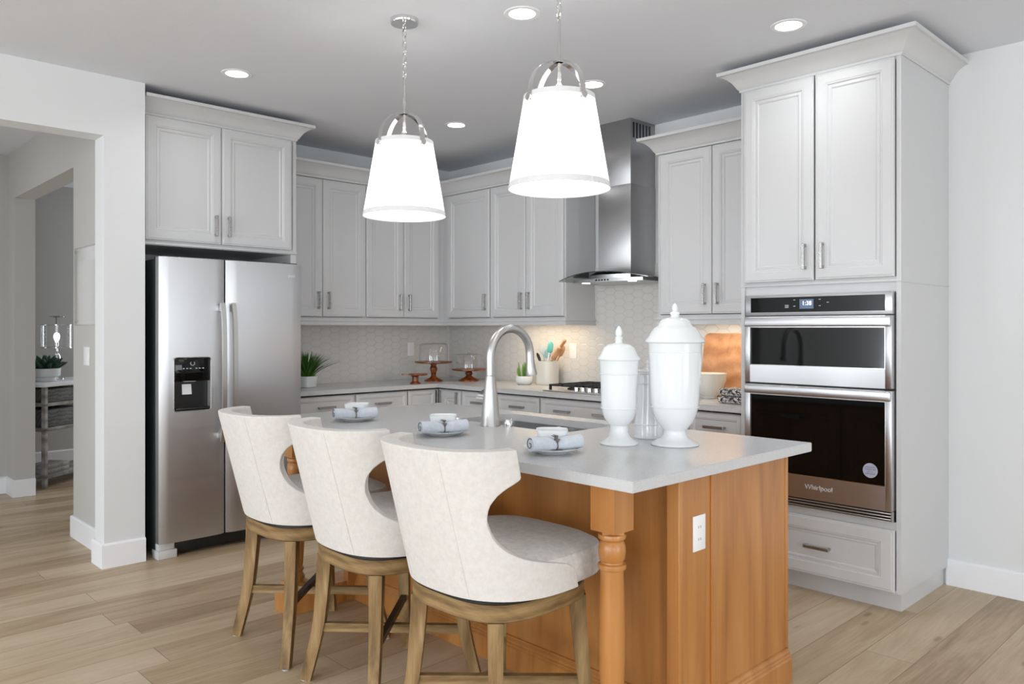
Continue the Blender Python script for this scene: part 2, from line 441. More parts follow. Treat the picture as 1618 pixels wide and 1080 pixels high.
def boolean(o, cutters):
    for cu in cutters:
        md = o.modifiers.new('cut', 'BOOLEAN'); md.operation = 'DIFFERENCE'; md.object = cu; md.solver = 'EXACT'
    bpy.context.view_layer.update()
    dg = bpy.context.evaluated_depsgraph_get()
    me = bpy.data.meshes.new_from_object(o.evaluated_get(dg))
    o.modifiers.clear(); o.data = me
    for cu in cutters: bpy.data.objects.remove(cu)
    for p in me.polygons: p.use_smooth = True
    me.set_sharp_from_angle(angle=R(32))
def text(name, body, size, mat, parent, loc, rot, extrude=.0006, shear=0.0, align='CENTER'):
    cu = bpy.data.curves.new(name, 'FONT'); cu.body = body; cu.size = size; cu.extrude = extrude; cu.align_x = align; cu.align_y = 'CENTER'; cu.shear = shear
    tmp = bpy.data.objects.new('tmp', cu); C.objects.link(tmp); bpy.context.view_layer.update()
    me = bpy.data.meshes.new_from_object(tmp.evaluated_get(bpy.context.evaluated_depsgraph_get())); bpy.data.objects.remove(tmp)
    me.materials.clear(); me.materials.append(M[mat]); o = bpy.data.objects.new(name, me); C.objects.link(o)
    o.parent = parent; o.location = loc; o.rotation_euler = rot; return o
def children(o): return [c for c in bpy.data.objects if c.parent == o]
def copy_tree(o, parent=None):
    kids = children(o); c = o.copy(); C.objects.link(c); c.parent = parent
    for k in kids: copy_tree(k, c)
    return c
def pull(parent, x, z, y, vertical=True, L=.13, name='handle'):
    """square bar pull on a surface facing -y at depth y"""
    bm = bmesh.new(); h = L / 2
    if vertical:
        box(bm, x - .007, x + .007, y - .034, y - .022, z - h, z + h, .0015, 1)
        for s in (-1, 1): box(bm, x - .006, x + .006, y - .024, y, z + s * (h - .008) - .007, z + s * (h - .008) + .007, .001, 1)
    else:
        box(bm, x - h, x + h, y - .036, y - .022, z - .0085, z + .0085, .0015, 1)
        for s in (-1, 1): box(bm, x + s * (h - .008) - .007, x + s * (h - .008) + .007, y - .024, y, z - .006, z + .006, .001, 1)
    return obj(name, bm, 'pull', parent)
def door(parent, x0, x1, z0, z1, yf, hx=None, hz=None, prof=DOOR, name='door', vertical=True, handles=None):
    bm = bmesh.new(); panel(bm, x0, x1, z0, z1, yf, prof); d = obj(name, bm, 'cab', parent, sharp=20)
    if hx is not None: pull(d, hx, hz, yf - .0205, vertical)
    for h in handles or []: pull(d, h[0], h[1], yf - .013, vertical)
    return d

# ------------------------------------------------------------------ the setting
struct('floor', B(-4.2, 10, -9.5, .15, -.1, 0), 'floor')
struct('ceiling', B(-4.2, 10, -9.5, .15, ZC, ZC + .1), 'ceil')
struct('wall_back', B(-4.2, 10, 0, .15, 0, ZC), 'wall')                 # behind range and oven tower
bm = B(-.15, 0, -2.9, 0, 0, ZC)                                        # behind the refrigerator run
struct('wall_left', bm, 'wall')
# wall between the fridge alcove and the hallway, with the doorway beyond
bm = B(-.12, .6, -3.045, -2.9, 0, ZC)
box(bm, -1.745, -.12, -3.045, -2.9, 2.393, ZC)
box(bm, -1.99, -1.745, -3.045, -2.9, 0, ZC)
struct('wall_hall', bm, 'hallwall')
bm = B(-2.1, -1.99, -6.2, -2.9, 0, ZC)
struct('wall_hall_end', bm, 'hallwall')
# pillar and header of the wide hallway opening
bm = B(.6, .762, -3.12, -2.9, 0, ZC)
box(bm, .6, .762, -5.6, -3.12, 2.43, ZC)
box(bm, .6, .762, -9.5, -5.6, 0, ZC)
struct('wall_opening', bm, 'wall')
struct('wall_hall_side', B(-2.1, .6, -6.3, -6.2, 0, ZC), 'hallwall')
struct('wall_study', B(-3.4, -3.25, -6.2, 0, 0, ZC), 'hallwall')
# far walls with window openings behind the photographer
bm = bmesh.new()
xs = [.762, .25 + 0, 2.15, 3.25, 5.15, 6.25, 8.15, 10]
for a, b_ in ((.762, .8), (2.15, 3.25), (5.15, 6.25), (8.15, 10)): box(bm, a, b_, -9.6, -9.5, .3, 2.4)
box(bm, .762, 10, -9.6, -9.5, 0, .3); box(bm, .762, 10, -9.6, -9.5, 2.4, ZC)
struct('wall_rear', bm, 'wall')
bm = bmesh.new()
for a, b_ in ((-9.5, -7.7), (-5.5, -3.7), (-1.5, 0)): box(bm, 10, 10.1, a, b_, .3, 2.4)
box(bm, 10, 10.1, -9.5, 0, 0, .3); box(bm, 10, 10.1, -9.5, 0, 2.4, ZC)
struct('wall_right', bm, 'wall')

BBP = [(0, 0), (.016, 0), (.016, .128), (.012, .134), (.004, .138), (0, .138)]
struct('baseboard_back', SW([(4.13, 0), (10, 0)], [(o, z) for o, z in BBP]), 'trim')
struct('baseboard_pillar', SW([(.6, -3.046), (.6, -3.12), (.762, -3.12), (.762, -2.9)], BBP), 'trim')
struct('baseboard_hall', SW([(-.12, -2.9), (-.12, -3.045), (.6, -3.045)], BBP), 'trim')
struct('baseboard_hall_end', SW([(-1.99, -6.2), (-1.99, -3.045), (-1.745, -3.045), (-1.745, -2.9)], BBP), 'trim')
struct('baseboard_study', SW([(-3.25, -6.2), (-3.25, 0)], BBP), 'trim')
# backsplash tiles
struct('wall_backsplash_left', B(0, .008, -1.884, -.008, .914, 1.45), 'tile_y')
struct('wall_backsplash_back', B(0, 3.308, -.008, 0, .914, 1.80), 'tile_x')

def carcass(bm, x0, x1, d, z0, z1, t=.018, yb=-.001):
    box(bm, x0, x0 + t, -d, yb, z0, z1); box(bm, x1 - t, x1, -d, yb, z0, z1)
    box(bm, x0 + t, x1 - t, -d, yb, z0, z0 + t); box(bm, x0 + t, x1 - t, -d, yb, z1 - t, z1); box(bm, x0 + t, x1 - t, yb - .008, yb, z0 + t, z1 - t)
    return bm

# ------------------------------------------------------------------ upper cabinets
ZD0, ZD1 = 1.437, 2.457
def upper(name, label, loc, rot, w, doors, fill=(0, 0), d=.32, z0=1.415, z1=2.48, group='upper wall cabinets'):
    t = thing(name, label, 'cabinet', loc, rot, group)
    bm = carcass(bmesh.new(), 0, w, d, z0, z1)
    if doors[0][0] > .03: box(bm, .018, doors[0][0] + .004, -d, -d + .018, z0 + .018, z1 - .018)
    if w - doors[-1][1] > .03: box(bm, doors[-1][1] - .004, w - .018, -d, -d + .018, z0 + .018, z1 - .018)
    obj('cabinet_body', bm, 'cab', t)
    for (a, b_, hx) in doors: door(t, a, b_, ZD0, ZD1, -d, hx, ZD0 + .12)
    return t
A_ = R(90)
upper('wall_cabinet', 'tall grey two-door wall cabinet just right of the refrigerator cabinet', (.0085, -1.882, 0), A_, .764,
      [(.012, .384, .345), (.389, .762, .43)])
upper('wall_cabinet', 'tall grey two-door wall cabinet left of the room corner, behind the left pendant', (.0085, -1.117, 0), A_, .79,
      [(.004, .358, .315), (.363, .722, .405)])
t = upper('wall_cabinet', 'single-door grey wall cabinet right of the room corner', (.33, -.0085, 0), 0, .597, [(.062, .592, .55)])
upper('wall_cabinet', 'two-door grey wall cabinet between the corner and the range hood', (.928, -.0085, 0), 0, .795, [(.004, .398, .36), (.402, .783, .44)])
tR = upper('wall_cabinet', 'two-door grey wall cabinet between the range hood and the oven tower', (2.526, -.0085, 0), 0, .78, [(.026, .402, .36), (.407, .776, .447)])
CR = [(0, 0), (.006, 0), (.008, .012), (.014, .016), (.022, .030), (.036, .052), (.056, .072), (.078, .084), (.082, .086), (.094, .088), (.096, .106), (0, .106)]
def crown(z): return [(o, z + k) for o, k in CR]
tag(obj('crown_molding', SW([(0.001, -1.882), (.3415, -1.882), (.3415, -.3415), (1.723, -.3415), (1.723, -.001)][1:], crown(2.462)), 'cab'),
    'grey crown molding running round the corner above the wall cabinets', 'molding')
o = obj('crown_molding', SW([(0, -.005), (0, -.333), (.78, -.333)], crown(2.462)), 'cab', tR)
LRP = [(-.02, -.002), (.010, -.002), (.012, -.012), (.006, -.018), (.004, -.032), (.012, -.036), (.012, -.044), (-.02, -.044)]
lr = [(o_, 1.417 + z) for o_, z in LRP]
tag(obj('light_rail', SW([(.336, -1.882), (.336, -.336), (1.723, -.336), (1.723, -.01)], lr), 'cab'),
    'grey light rail under the corner run of wall cabinets', 'molding')
obj('light_rail', SW([(0, -.005), (0, -.328), (.78, -.328)], lr), 'cab', tR)
for cx_, ln, lb in ((1.35, .6, 'warm light bar under the wall cabinet left of the hood'), (2.95, .55, 'warm light bar under the wall cabinet right of the hood')):
    t = thing('under_cabinet_light', lb, 'light', (cx_, -.22, 1.400))
    obj('housing', B(-ln / 2, ln / 2, -.02, .02, 0, .014, .002, 1), 'grey', t)
    obj('diffuser', B(-ln / 2 + .01, ln / 2 - .01, -.014, .014, -.004, 0), 'warm', t)
    l = area('warm_light', (0, 0, -.006), (0, 0, 0), ln, .03, 1.6, (1, .78, .52)); l.parent = t

# ------------------------------------------------------------------ refrigerator cabinet
XF = .66
t = thing('refrigerator_cabinet', 'deep grey two-door cabinet above the refrigerator with crown molding', 'cabinet', (.001, -2.889, 0), A_)
obj('cabinet_body', box(carcass(bmesh.new(), 0, 1.005, XF, 1.845, 2.64, .03, 0), .95, .98, -XF, -XF + .02, 1.875, 2.61), 'cab', t)
obj('side_panel', B(.965, 1.005, -XF, 0, 0, 1.845), 'cab', t)
obj('bottom_rail', B(0, 1.007, -XF - .012, -XF, 1.848, 1.862, .003), 'cab', t)
door(t, .02, .478, 1.875, 2.613, -XF, .44, 1.99)
door(t, .483, .962, 1.875, 2.613, -XF, .523, 1.99)
obj('crown_molding', SW([(0, -XF - .0005), (1.0055, -XF - .0005), (1.0055, -.001)], crown(2.617)), 'cab', t)

# ------------------------------------------------------------------ refrigerator
FX, FY0, FW, FH = .0, -2.848, .907, 1.765
t = thing('refrigerator', 'stainless steel side-by-side refrigerator with water dispenser', 'refrigerator', (.02, FY0, 0), A_)
D = .83
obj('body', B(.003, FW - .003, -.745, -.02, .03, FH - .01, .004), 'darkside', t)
obj('kick_plate', B(.03, FW - .02, -.775, -.70, .018, .085, .004), 'black', t)
bm = B(0, .11, -.80, -.70, 0, .05, .004); box(bm, .005, .10, -.785, -.72, .05, .09, .004)
obj('foot', bm, 'grey', t)
bm = B(FW - .11, FW, -.80, -.70, 0, .05, .004); box(bm, FW - .10, FW - .005, -.785, -.72, .05, .09, .004); obj('foot', bm, 'grey', t)
obj('hinge_cover', B(.02, .12, -.80, -.68, FH - .012, FH + .008, .004), 'black', t)
obj('hinge_cover', B(FW - .12, FW - .02, -.80, -.68, FH - .012, FH + .008, .004), 'black', t)
def fdoor(x0, x1):
    # slightly bowed door front
    bm = bmesh.new(); n = 14; poly = []
    for i in range(n + 1):
        u = i / n; x = x0 + (x1 - x0) * u; e = min(u, 1 - u)
        y = -D + .022 * (2 * u - 1) ** 2 * 0.35 + (.012 * max(0, 1 - e / .04) ** 2)
        poly.append((x, y))
    poly += [(x1, -.76), (x0, -.76)]
    prism_z(bm, poly, .095, FH); return bm
xs_ = .388
dl = obj('door', fdoor(0, xs_), 'steel', t)
dr = obj('door', fdoor(xs_ + .009, FW), 'steel', t)
cu = obj('cutter', B(.081, .294, -.9, -.775, .86, 1.172), 'black')
cu.parent = t; bpy.context.view_layer.update()
boolean(dl, [cu])
dp = obj('dispenser', B(.081, .294, -.79, -.772, .86, 1.172), 'black', dl)
obj('dispenser_panel', B(.083, .292, -.832, -.79, 1.035, 1.170, .006), 'blackglass', dl)
fr = bmesh.new()
path = [(x, -.833, z) for x, z in rrect(.078, .297, .857, 1.175, .018, 6)]
tube(fr, path, .0028, 8, closed=True, up=(0, 1, 0)); obj('dispenser_trim', fr, 'pull', dl)
obj('dispenser_tray', B(.09, .285, -.832, -.775, .862, .878, .003), 'black', dl)
bm = B(.145, .215, -.815, -.785, 1.03, 1.075, .004); obj('dispenser_spout', bm, 'grey', dl)
bm = bmesh.new(); prism_x(bm, [(-.80, .955), (-.79, .955), (-.775, 1.015), (-.79, 1.015)], .14, .195); obj('dispenser_paddle', bm, 'logo', dl)
bm = bmesh.new(); tube(bm, [(x, -.8335, z) for x, z in [(.187 + .012 * math.cos(R(a)), 1.14 + .012 * math.sin(R(a))) for a in range(-220, 41, 20)]], .0012, 6, up=(0, 1, 0))
for i, x in enumerate((.13, .15, .17, .205, .225, .245)): box(bm, x, x + .010, -.8335, -.832, 1.108, 1.112)
obj('dispenser_icons', bm, 'logo', dl)
def fhandle(x, par):
    bm = bmesh.new()
    pts = smooth_path([(x, -D - .028, .66), (x, -D - .052, .78), (x, -D - .060, 1.08), (x, -D - .052, 1.38), (x, -D - .026, 1.50)], 8)
    tube(bm, pts, 1.0, flat=(.013, .008), up=(1, 0, 0))
    for z in (.69, 1.47): box(bm, x - .011, x + .011, -D - .034, -D + .005, z - .022, z + .022, .004)
    return obj('handle', bm, 'faucet', par)
fhandle(xs_ - .03, dl); fhandle(xs_ + .039, dr)
text('logo', 'Whirlpool', .027, 'logo', dr, (.80, -D + .0035, 1.688), (R(90), 0, 0))

# ------------------------------------------------------------------ oven tower
TX0, TX1, TY = 3.308, 4.137, -.66
t = thing('oven_tower_cabinet', 'tall grey oven cabinet with crown molding, two upper doors and a bottom drawer', 'cabinet', (TX0, 0, 0))
TW = TX1 - TX0
bm = bmesh.new()
box(bm, 0, .022, TY, -.001, .0955, 2.64); box(bm, TW - .022, TW, TY, -.001, .0955, 2.64)
for a_, b_ in ((1.57, 1.592), (2.612, 2.64), (.0955, .112), (.392, .432)): box(bm, .022, TW - .022, TY + .002, -.001, a_, b_)
box(bm, .022, TW - .022, -.03, -.001, 1.592, 2.612); box(bm, .022, TW - .022, -.03, -.001, .112, .392)
box(bm, .022, TW - .022, -.03, -.001, .432, 1.57)
obj('cabinet_body', bm, 'cab', t)
obj('upper_rail', B(0, TW + .003, TY - .006, TY + .002, 1.567, 1.582, .002), 'cab', t)
obj('side_bead', B(TW, TW + .004, TY, -.001, 1.564, 1.570, .001), 'cab', t)
obj('front_panel', B(.022, TW - .022, TY + .012, TY + .03, 1.515, 1.57), 'cab', t)
obj('toe_kick', B(.02, TW - .02, -.60, -.001, 0, .0955), 'cab', t)
door(t, .026, .414, 1.590, 2.622, TY, .372, 1.71)
door(t, .423, .803, 1.590, 2.622, TY, .464, 1.71)
door(t, .026, .803, .103, .397, TY, .44, .25, prof=[(a * 1.15, b_) for a, b_ in DOOR[:8]] + [(.070, .011), (.077, .013), (.083, .013), (.090, .010)], name='drawer', vertical=False)
obj('crown_molding', SW([(-.0005, -.001), (-.0005, TY - .0005), (TW + .0005, TY - .0005), (TW + .0005, -.001)], crown(2.626)), 'cab', t)

# ovens
OX0, OX1 = 3.353, 4.109; OW = OX1 - OX0; OF = -.70
t = thing('wall_oven', 'built-in stainless double wall oven with black glass doors in the tall cabinet', 'oven', (OX0, 0, .438))
zz = .438
obj('oven_body', B(-.018, OW + .018, TY + .012, -.04, .0, 1.515 - zz), 'black', t)
cp = obj('control_panel', B(0, OW, OF + .006, TY + .012, 1.413 - zz, 1.520 - zz, .002), 'steelh', t)
obj('panel_glass', B(.032, OW - .032, OF + .003, OF + .010, 1.430 - zz, 1.507 - zz, .001, 1), 'blackglass', cp)
obj('clock_screen', B(.305, .378, OF + .0020, OF + .0045, 1.446 - zz, 1.494 - zz), 'screen', cp)
text('clock_text', '1:38', .030, 'digits', cp, (.343, OF + .0015, 1.473 - zz), (R(90), 0, 0), .0003)
for x, z in ((.272, 1.49), (.272, 1.458), (.405, 1.49), (.405, 1.458), (.446, 1.474)): obj('panel_icon', B(x, x + .010, OF + .002, OF + .0035, z - zz, z + .003 - zz), 'grey', cp)
for i in range(3): obj('panel_icon', B(.226, .246, OF + .002, OF + .0035, 1.452 + i * .006 - zz, 1.4545 + i * .006 - zz), 'grey', cp)
def oven_door(z0, z1, w0, w1, label):
    z0, z1, w0, w1 = (v - zz for v in (z0, z1, w0, w1))
    d = obj('oven_door', None or framed(0, OW, z0, z1, .031, w0, w1), 'steelh', t)
    obj('window', B(.029, OW - .029, OF + .008, OF + .03, w0 - .002, w1 + .002), 'blackglass', d)
    obj('window_edge', tube(bmesh.new(), [(x, OF + .0, z) for x, z in ((.031, w0), (OW - .031, w0), (OW - .031, w1), (.031, w1))], 1.0, flat=(.0015, .0015), closed=True, up=(0, 1, 0)), 'chrome', d)
    obj('handle', B(.002, OW - .002, OF - .016, OF + .004, w1 + .004, z1 - .003, .006, 3), 'steelh', d)
    return d
def framed(x0, x1, z0, z1, s, w0, w1):
    bm = bmesh.new(); yb = TY + .012
    box(bm, x0, x0 + s, OF, yb, z0, z1, .002); box(bm, x1 - s, x1, OF, yb, z0, z1, .002)
    box(bm, x0 + s - .001, x1 - s + .001, OF, yb, z0, w0, 0); box(bm, x0 + s - .001, x1 - s + .001, OF, yb, w1, z1, 0)
    return bm
d1 = oven_door(1.062, 1.408, 1.155, 1.352, '')
d2 = oven_door(.486, 1.052, .603, 1.000, '')
text('logo', 'Whirlpool', .034, 'logo', d2, (.405, OF - .001, .548 - zz), (R(90), 0, 0))
st = obj('energy_sticker', lathe(bmesh.new(), [(.035, 0), (.035, .0008)], n=40), 'sticker', d2, (.655, OF + .007, .668 - zz), (R(90), 0, 0))
for i, (s_, wd) in enumerate((('SMUDGE-PROOF', .0065), ('STAINLESS STEEL', .007), ('EASY TO', .007), ('WIPE CLEAN', .0085))):
    text('sticker_text', s_, wd, 'stickerink', st, (0, .016 - i * .0105, .001), (0, 0, 0), .0002)
# oven racks dimly seen behind glass are reflections only; lower vent
bm = bmesh.new()
for i in range(3): box(bm, .004, OW - .004, OF + .004, OF + .02, .006 + i * .014, .013 + i * .014, .002)
box(bm, 0, .006, OF + .002, OF + .03, 0, .046); box(bm, OW - .006, OW, OF + .002, OF + .03, 0, .046)
obj('vent', bm, 'steelh', t)
obj('vent_back', B(0, OW, OF + .022, TY + .014, 0, .046), 'black', t)

# ------------------------------------------------------------------ base cabinets and counter
def basecab(label, loc, rot, w, front, d=.605):
    t = thing('base_cabinet', label, 'cabinet', loc, rot, 'base cabinets')
    obj('cabinet_body', carcass(bmesh.new(), 0, w, d, .10, .868, .012, -.009), 'cab', t)
    obj('toe_kick', B(0, w, -d + .07, -.009, 0, .10), 'cab', t)
    for kind, a, b_, z0, z1, hs in front:
        p = DRAW if kind == 'drawer' else DOOR
        door(t, a, b_, z0, z1, -d, prof=p, name=kind, vertical=(kind == 'door'), handles=hs)
    return t
def dset(a, b_, hs=None, two=True):
    m = (a + b_) / 2; hs = [m] if hs is None else hs
    f = [('drawer', a, b_, .722, .865, [(h_, .79) for h_ in hs])]
    if two: f += [('door', a, m - .002, .108, .715, [(m - .035, .63)]), ('door', m + .002, b_, .108, .715, [(m + .035, .63)])]
    else: f += [('drawer', a, b_, .42, .715, [(h_, .57) for h_ in hs]), ('drawer', a, b_, .108, .413, [(h_, .26) for h_ in hs])]
    return f
basecab('grey base cabinet beside the refrigerator with a potted grass on top', (0, -1.882, 0), A_, .492, dset(.02, .484))
basecab('grey base cabinet under the left counter, one from the refrigerator', (0, -1.389, 0), A_, .468, dset(.008, .462))
basecab('narrow plain-fronted grey base cabinet in the left counter next to the corner', (0, -.92, 0), A_, .31, [('drawer', .004, .268, .722, .865, []), ('door', .004, .268, .108, .715, [])])
basecab('grey corner base cabinet with a tall single door right of the corner', (.61, 0, 0), 0, .293, [('door', .045, .288, .108, .865, [(.252, .79)])])
basecab('grey base cabinet behind the faucet under the right counter', (.904, 0, 0), 0, .403, dset(.004, .399, two=False))
basecab('grey base cabinet just left of the cooktop cabinet', (1.308, 0, 0), 0, .437, dset(.006, .430, two=False))
basecab('wide grey base cabinet below the cooktop with two pulls per drawer', (1.746, 0, 0), 0, .77, dset(.006, .764, [.215, .555], two=False))
basecab('grey base cabinet right of the cooktop, behind the canisters', (2.517, 0, 0), 0, .43, dset(.006, .424, two=False))
basecab('grey base cabinet against the oven tower', (2.948, 0, 0), 0, .358, dset(.006, .345, two=False))
bm = bmesh.new()
prism_z(bm, [(.001, -1.882), (.648, -1.882), (.648, -.648), (3.306, -.648), (3.306, -.009), (.001, -.009)], .882, .914)
bmesh.ops.bevel(bm, geom=[e for e in bm.edges if abs(e.verts[0].co.z - e.verts[1].co.z) < 1e-5], offset=.003, segments=2, affect='EDGES')
tag(obj('countertop', bm, 'quartz'), 'L-shaped grey stone countertop on the perimeter cabinets', 'countertop')

# ------------------------------------------------------------------ hood
HX = 2.14
t = thing('range_hood', 'stainless chimney range hood with curved glass canopy', 'range hood', (HX, 0, 1.66))
def Z(z): return z - 1.66
ch = obj('chimney', B(-.155, .128, -.283, -.002, Z(1.72), Z(2.325), .002), 'steel', t)
c2 = obj('chimney_upper', B(-.150, .124, -.279, -.002, Z(2.325), Z(ZC - .001), .002), 'steel', t)
bm = bmesh.new()
for i in range(6): box(bm, .122, .1255, -.255 + i * .036, -.237 + i * .036, Z(2.64), Z(2.745))
obj('vent_slots', bm, 'black', c2)
def arch(x): return Z(1.728) - .31 * (x * x)
bm = bmesh.new(); n = 24; rows = []
for i in range(n + 1):
    x = -.385 + .77 * i / n
    yf = -.50 + .10 * (x / .385) ** 2 * .6
    rows.append([(x, -.003, arch(x)), (x, yf, arch(x)), (x, yf, arch(x) - .006), (x, -.003, arch(x) - .006)])
vr = [[bm.verts.new(p) for p in r] for r in rows]
for a, b_ in zip(vr, vr[1:]):
    for i in range(4):
        j = (i + 1) % 4; bm.faces.new((a[i], a[j], b_[j], b_[i]))
bm.faces.new(vr[0]); bm.faces.new(vr[-1])
obj('glass_canopy', bm, 'hoodglass', t)
bm = bmesh.new()
xsn = [-.30 + .60 * i / 16 for i in range(17)]
poly = [(x, -.43 + .05 * (x / .3) ** 2) for x in xsn] + [(.30, -.02), (-.30, -.02)]
prism_z(bm, poly, Z(1.662), Z(1.684))
prism_z(bm, [(x * .6, y * .93) for x, y in poly], Z(1.684), Z(1.712))
ub = obj('underbody', bm, 'steelh', t)
obj('lamp_lens', LA([(.028, -.002), (.028, .001)], -.2, -.36), 'can', ub, (0, 0, Z(1.661)))
obj('lamp_lens', LA([(.028, -.002), (.028, .001)], .2, -.36), 'can', ub, (0, 0, Z(1.661)))
bm = bmesh.new()
for i in range(5): lathe(bm, [(.006, 0), (.006, .003)], -.05 + i * .025, 0, 12)
obj('button', bm, 'black', ub, (0, -.4305, Z(1.673)), (R(90), 0, 0))

# ------------------------------------------------------------------ cooktop
t = thing('cooktop', 'black and steel five-burner gas cooktop set into the back counter', 'cooktop', (HX - .005, -.33, .9145))
obj('cooktop_tray', B(-.40, .40, -.255, .235, 0, .008, .003), 'steelh', t)
for k, (gx0, gx1) in enumerate(((-.375, -.13), (-.122, .122), (.13, .375))):
    bm = bmesh.new(); y0, y1 = -.20 if k != 1 else -.15, .215
    if k != 1: y0 = -.215
    for (a, b_, c_, d_) in ((gx0, gx1, y0, y0 + .012), (gx0, gx1, y1 - .012, y1), (gx0, gx0 + .012, y0, y1), (gx1 - .012, gx1, y0, y1), ((gx0 + gx1) / 2 - .006, (gx0 + gx1) / 2 + .006, y0, y1),
                            (gx0, gx1, (y0 + y1) / 2 - .006, (y0 + y1) / 2 + .006), (gx0, gx1, y0 + .10, y0 + .11), (gx0, gx1, y1 - .11, y1 - .10)):
        box(bm, a, b_, c_, d_, .034, .046)
    for x in (gx0, gx1 - .014):
        for y in (y0, y1 - .014): box(bm, x, x + .014, y, y + .014, .008, .036)
    obj('grate', bm, 'iron', t)
for bx, by in ((-.25, -.10), (-.25, .12), (0, .05), (.25, -.10), (.25, .12)):
    obj('burner', LA([(.045, .008), (.042, .020), (.030, .022), (.028, .028), (0, .030)], bx, by, 24), 'black', t)
for i in range(5):
    obj('knob', LA([(.020, .008), (.020, .013), (.016, .014), (.015, .036), (.012, .039), (0, .039)], -.115 + i * .058, -.222, 20), 'chrome', t)

# ------------------------------------------------------------------ island
IX0, IX1, IY0, IY1 = 1.93, 4.171, -2.75, -1.65
t = thing('kitchen_island', 'stained wood kitchen island with turned corner posts', 'kitchen island', (3.05, -2.05, 0))
ox, oy = 3.05, -2.05
def IB(x0, x1, y0, y1, z0, z1, **k): return B(x0 - ox, x1 - ox, y0 - oy, y1 - oy, z0, z1, **k)
BX0, BX1, BY0, BY1 = 2.14, 4.088, -2.36, -1.68
# carcass as a tray of panels so the sink bowls hang inside it
bm = IB(BX0, BX1, BY0, BY0 + .02, 0, .880)
for a in ((BX0, BX1, BY1 - .02, BY1, 0, .880), (BX0, BX0 + .02, BY0, BY1, 0, .88), (BX1 - .02, BX1, BY0, BY1, 0, .88), (BX0, BX1, BY0, BY1, .05, .07)):
    box(bm, a[0] - ox, a[1] - ox, a[2] - oy, a[3] - oy, a[4], a[5])
bd = obj('cabinet_body', bm, 'island', t)
PY = -2.42
bm = IB(4.054, 4.094, PY, -2.215, .0, .880, bev=.001, seg=1)
box(bm, 4.094 - ox, 4.100 - ox, PY - oy, PY + .022 - oy, 0, .880, .0015)
box(bm, 4.094 - ox, 4.100 - ox, -2.215 - .014 - oy, -2.20 - oy, 0, .880, .0015)
box(bm, 4.094 - ox, 4.100 - ox, PY - oy, -2.20 - oy, .862, .880, .0015)
obj('pilaster', bm, 'island', t)
obj('pilaster', IB(2.13, 2.17, PY, -2.215, 0, .880, bev=.001, seg=1), 'island', t)
obj('corner_strip', IB(4.086, 4.0915, -1.700, BY1, .13, .880, bev=.001), 'island', t)
# moulded base
IBP = [(0, 0), (.022, 0), (.022, .088), (.017, .094), (.017, .100), (.013, .104), (.013, .112), (.007, .120), (.007, .126), (0, .128)]
bm = SW([(4.086 - ox, -1.68 - oy), (4.086 - ox, -2.205 - oy)], [(-o_, z) for o_, z in IBP])
bm2 = [(2.17 - ox, BY0 - oy), (4.054 - ox, BY0 - oy)]
sweep(bm, [(4.094 - ox, -2.205 - oy), (4.094 - ox, PY - oy), (4.054 - ox, PY - oy)], [(-o_, z) for o_, z in IBP])
sweep(bm, bm2, [(o_, z) for o_, z in IBP])
obj('base_molding', bm, 'island', t)
def post(px, py):
    bm = bmesh.new(); h_ = .046
    # squared head with chamfered lower corners
    prism_z(bm, [(px - h_, py - h_), (px + h_, py - h_), (px + h_, py + h_), (px - h_, py + h_)], .735, .880)
    lathe(bm, [(h_ * 1.0, .7352), (.046, .728), (.0405, .722)], px, py, 4)
    lathe(bm, [(.030, .73), (.0405, .724), (.0425, .717), (.0415, .711), (.036, .707), (.034, .704), (.038, .698), (.0415, .685), (.042, .668), (.0395, .650), (.034, .641), (.0345, .638), (.0425, .634), (.0435, .627), (.0425, .620),
               (.036, .617), (.0355, .60), (.039, .50), (.0405, .40), (.038, .30), (.033, .22), (.030, .205), (.036, .20), (.037, .190), (.031, .184), (.034, .172), (.041, .160), (.041, .150), (.035, .143), (.036, .135)], px, py, 36)
    prism_z(bm, rrect(px - .052, px + .052, py - .052, py + .052, .004, 2), 0, .135)
    return bm
obj('corner_post', post(4.02 - ox, -2.655 - oy), 'island', t)
obj('corner_post', post(2.085 - ox, -2.655 - oy), 'island', t)
pl = bmesh.new()
prism_z(pl, rrect(2.01 - ox, 2.16 - ox, -2.73 - oy, -2.37 - oy, .004, 2), 0, .10)
obj('plinth', pl, 'island', t)
# work-side doors
for i in range(3):
    bm = bmesh.new(); a = 2.19 + i * .632; panel(bm, -(a + .62 - ox), -(a - ox), .14, .865, 0, DOOR)
    dd = obj('door', bm, 'island', t, (0, BY1 - oy, 0), (0, 0, PI)); pull(dd, -(a + .31 - ox), .78, -.0205, False)
ol = obj('outlet', B(-.036, .036, -.004, 0, -.058, .058, .002), 'plastic', t, (4.094 - ox, -2.299 - oy, .676), (0, 0, A_))
bm = bmesh.new()
for z in (-.02, .02):
    for x in (-.006, .006): box(bm, x - .001, x + .001, -.0046, -.0036, z - .004, z + .004)
    lathe(bm, [(.0022, 0), (.0022, .001)], 0, 0, 8) if False else None
obj('outlet_slot', bm, 'slot', ol)
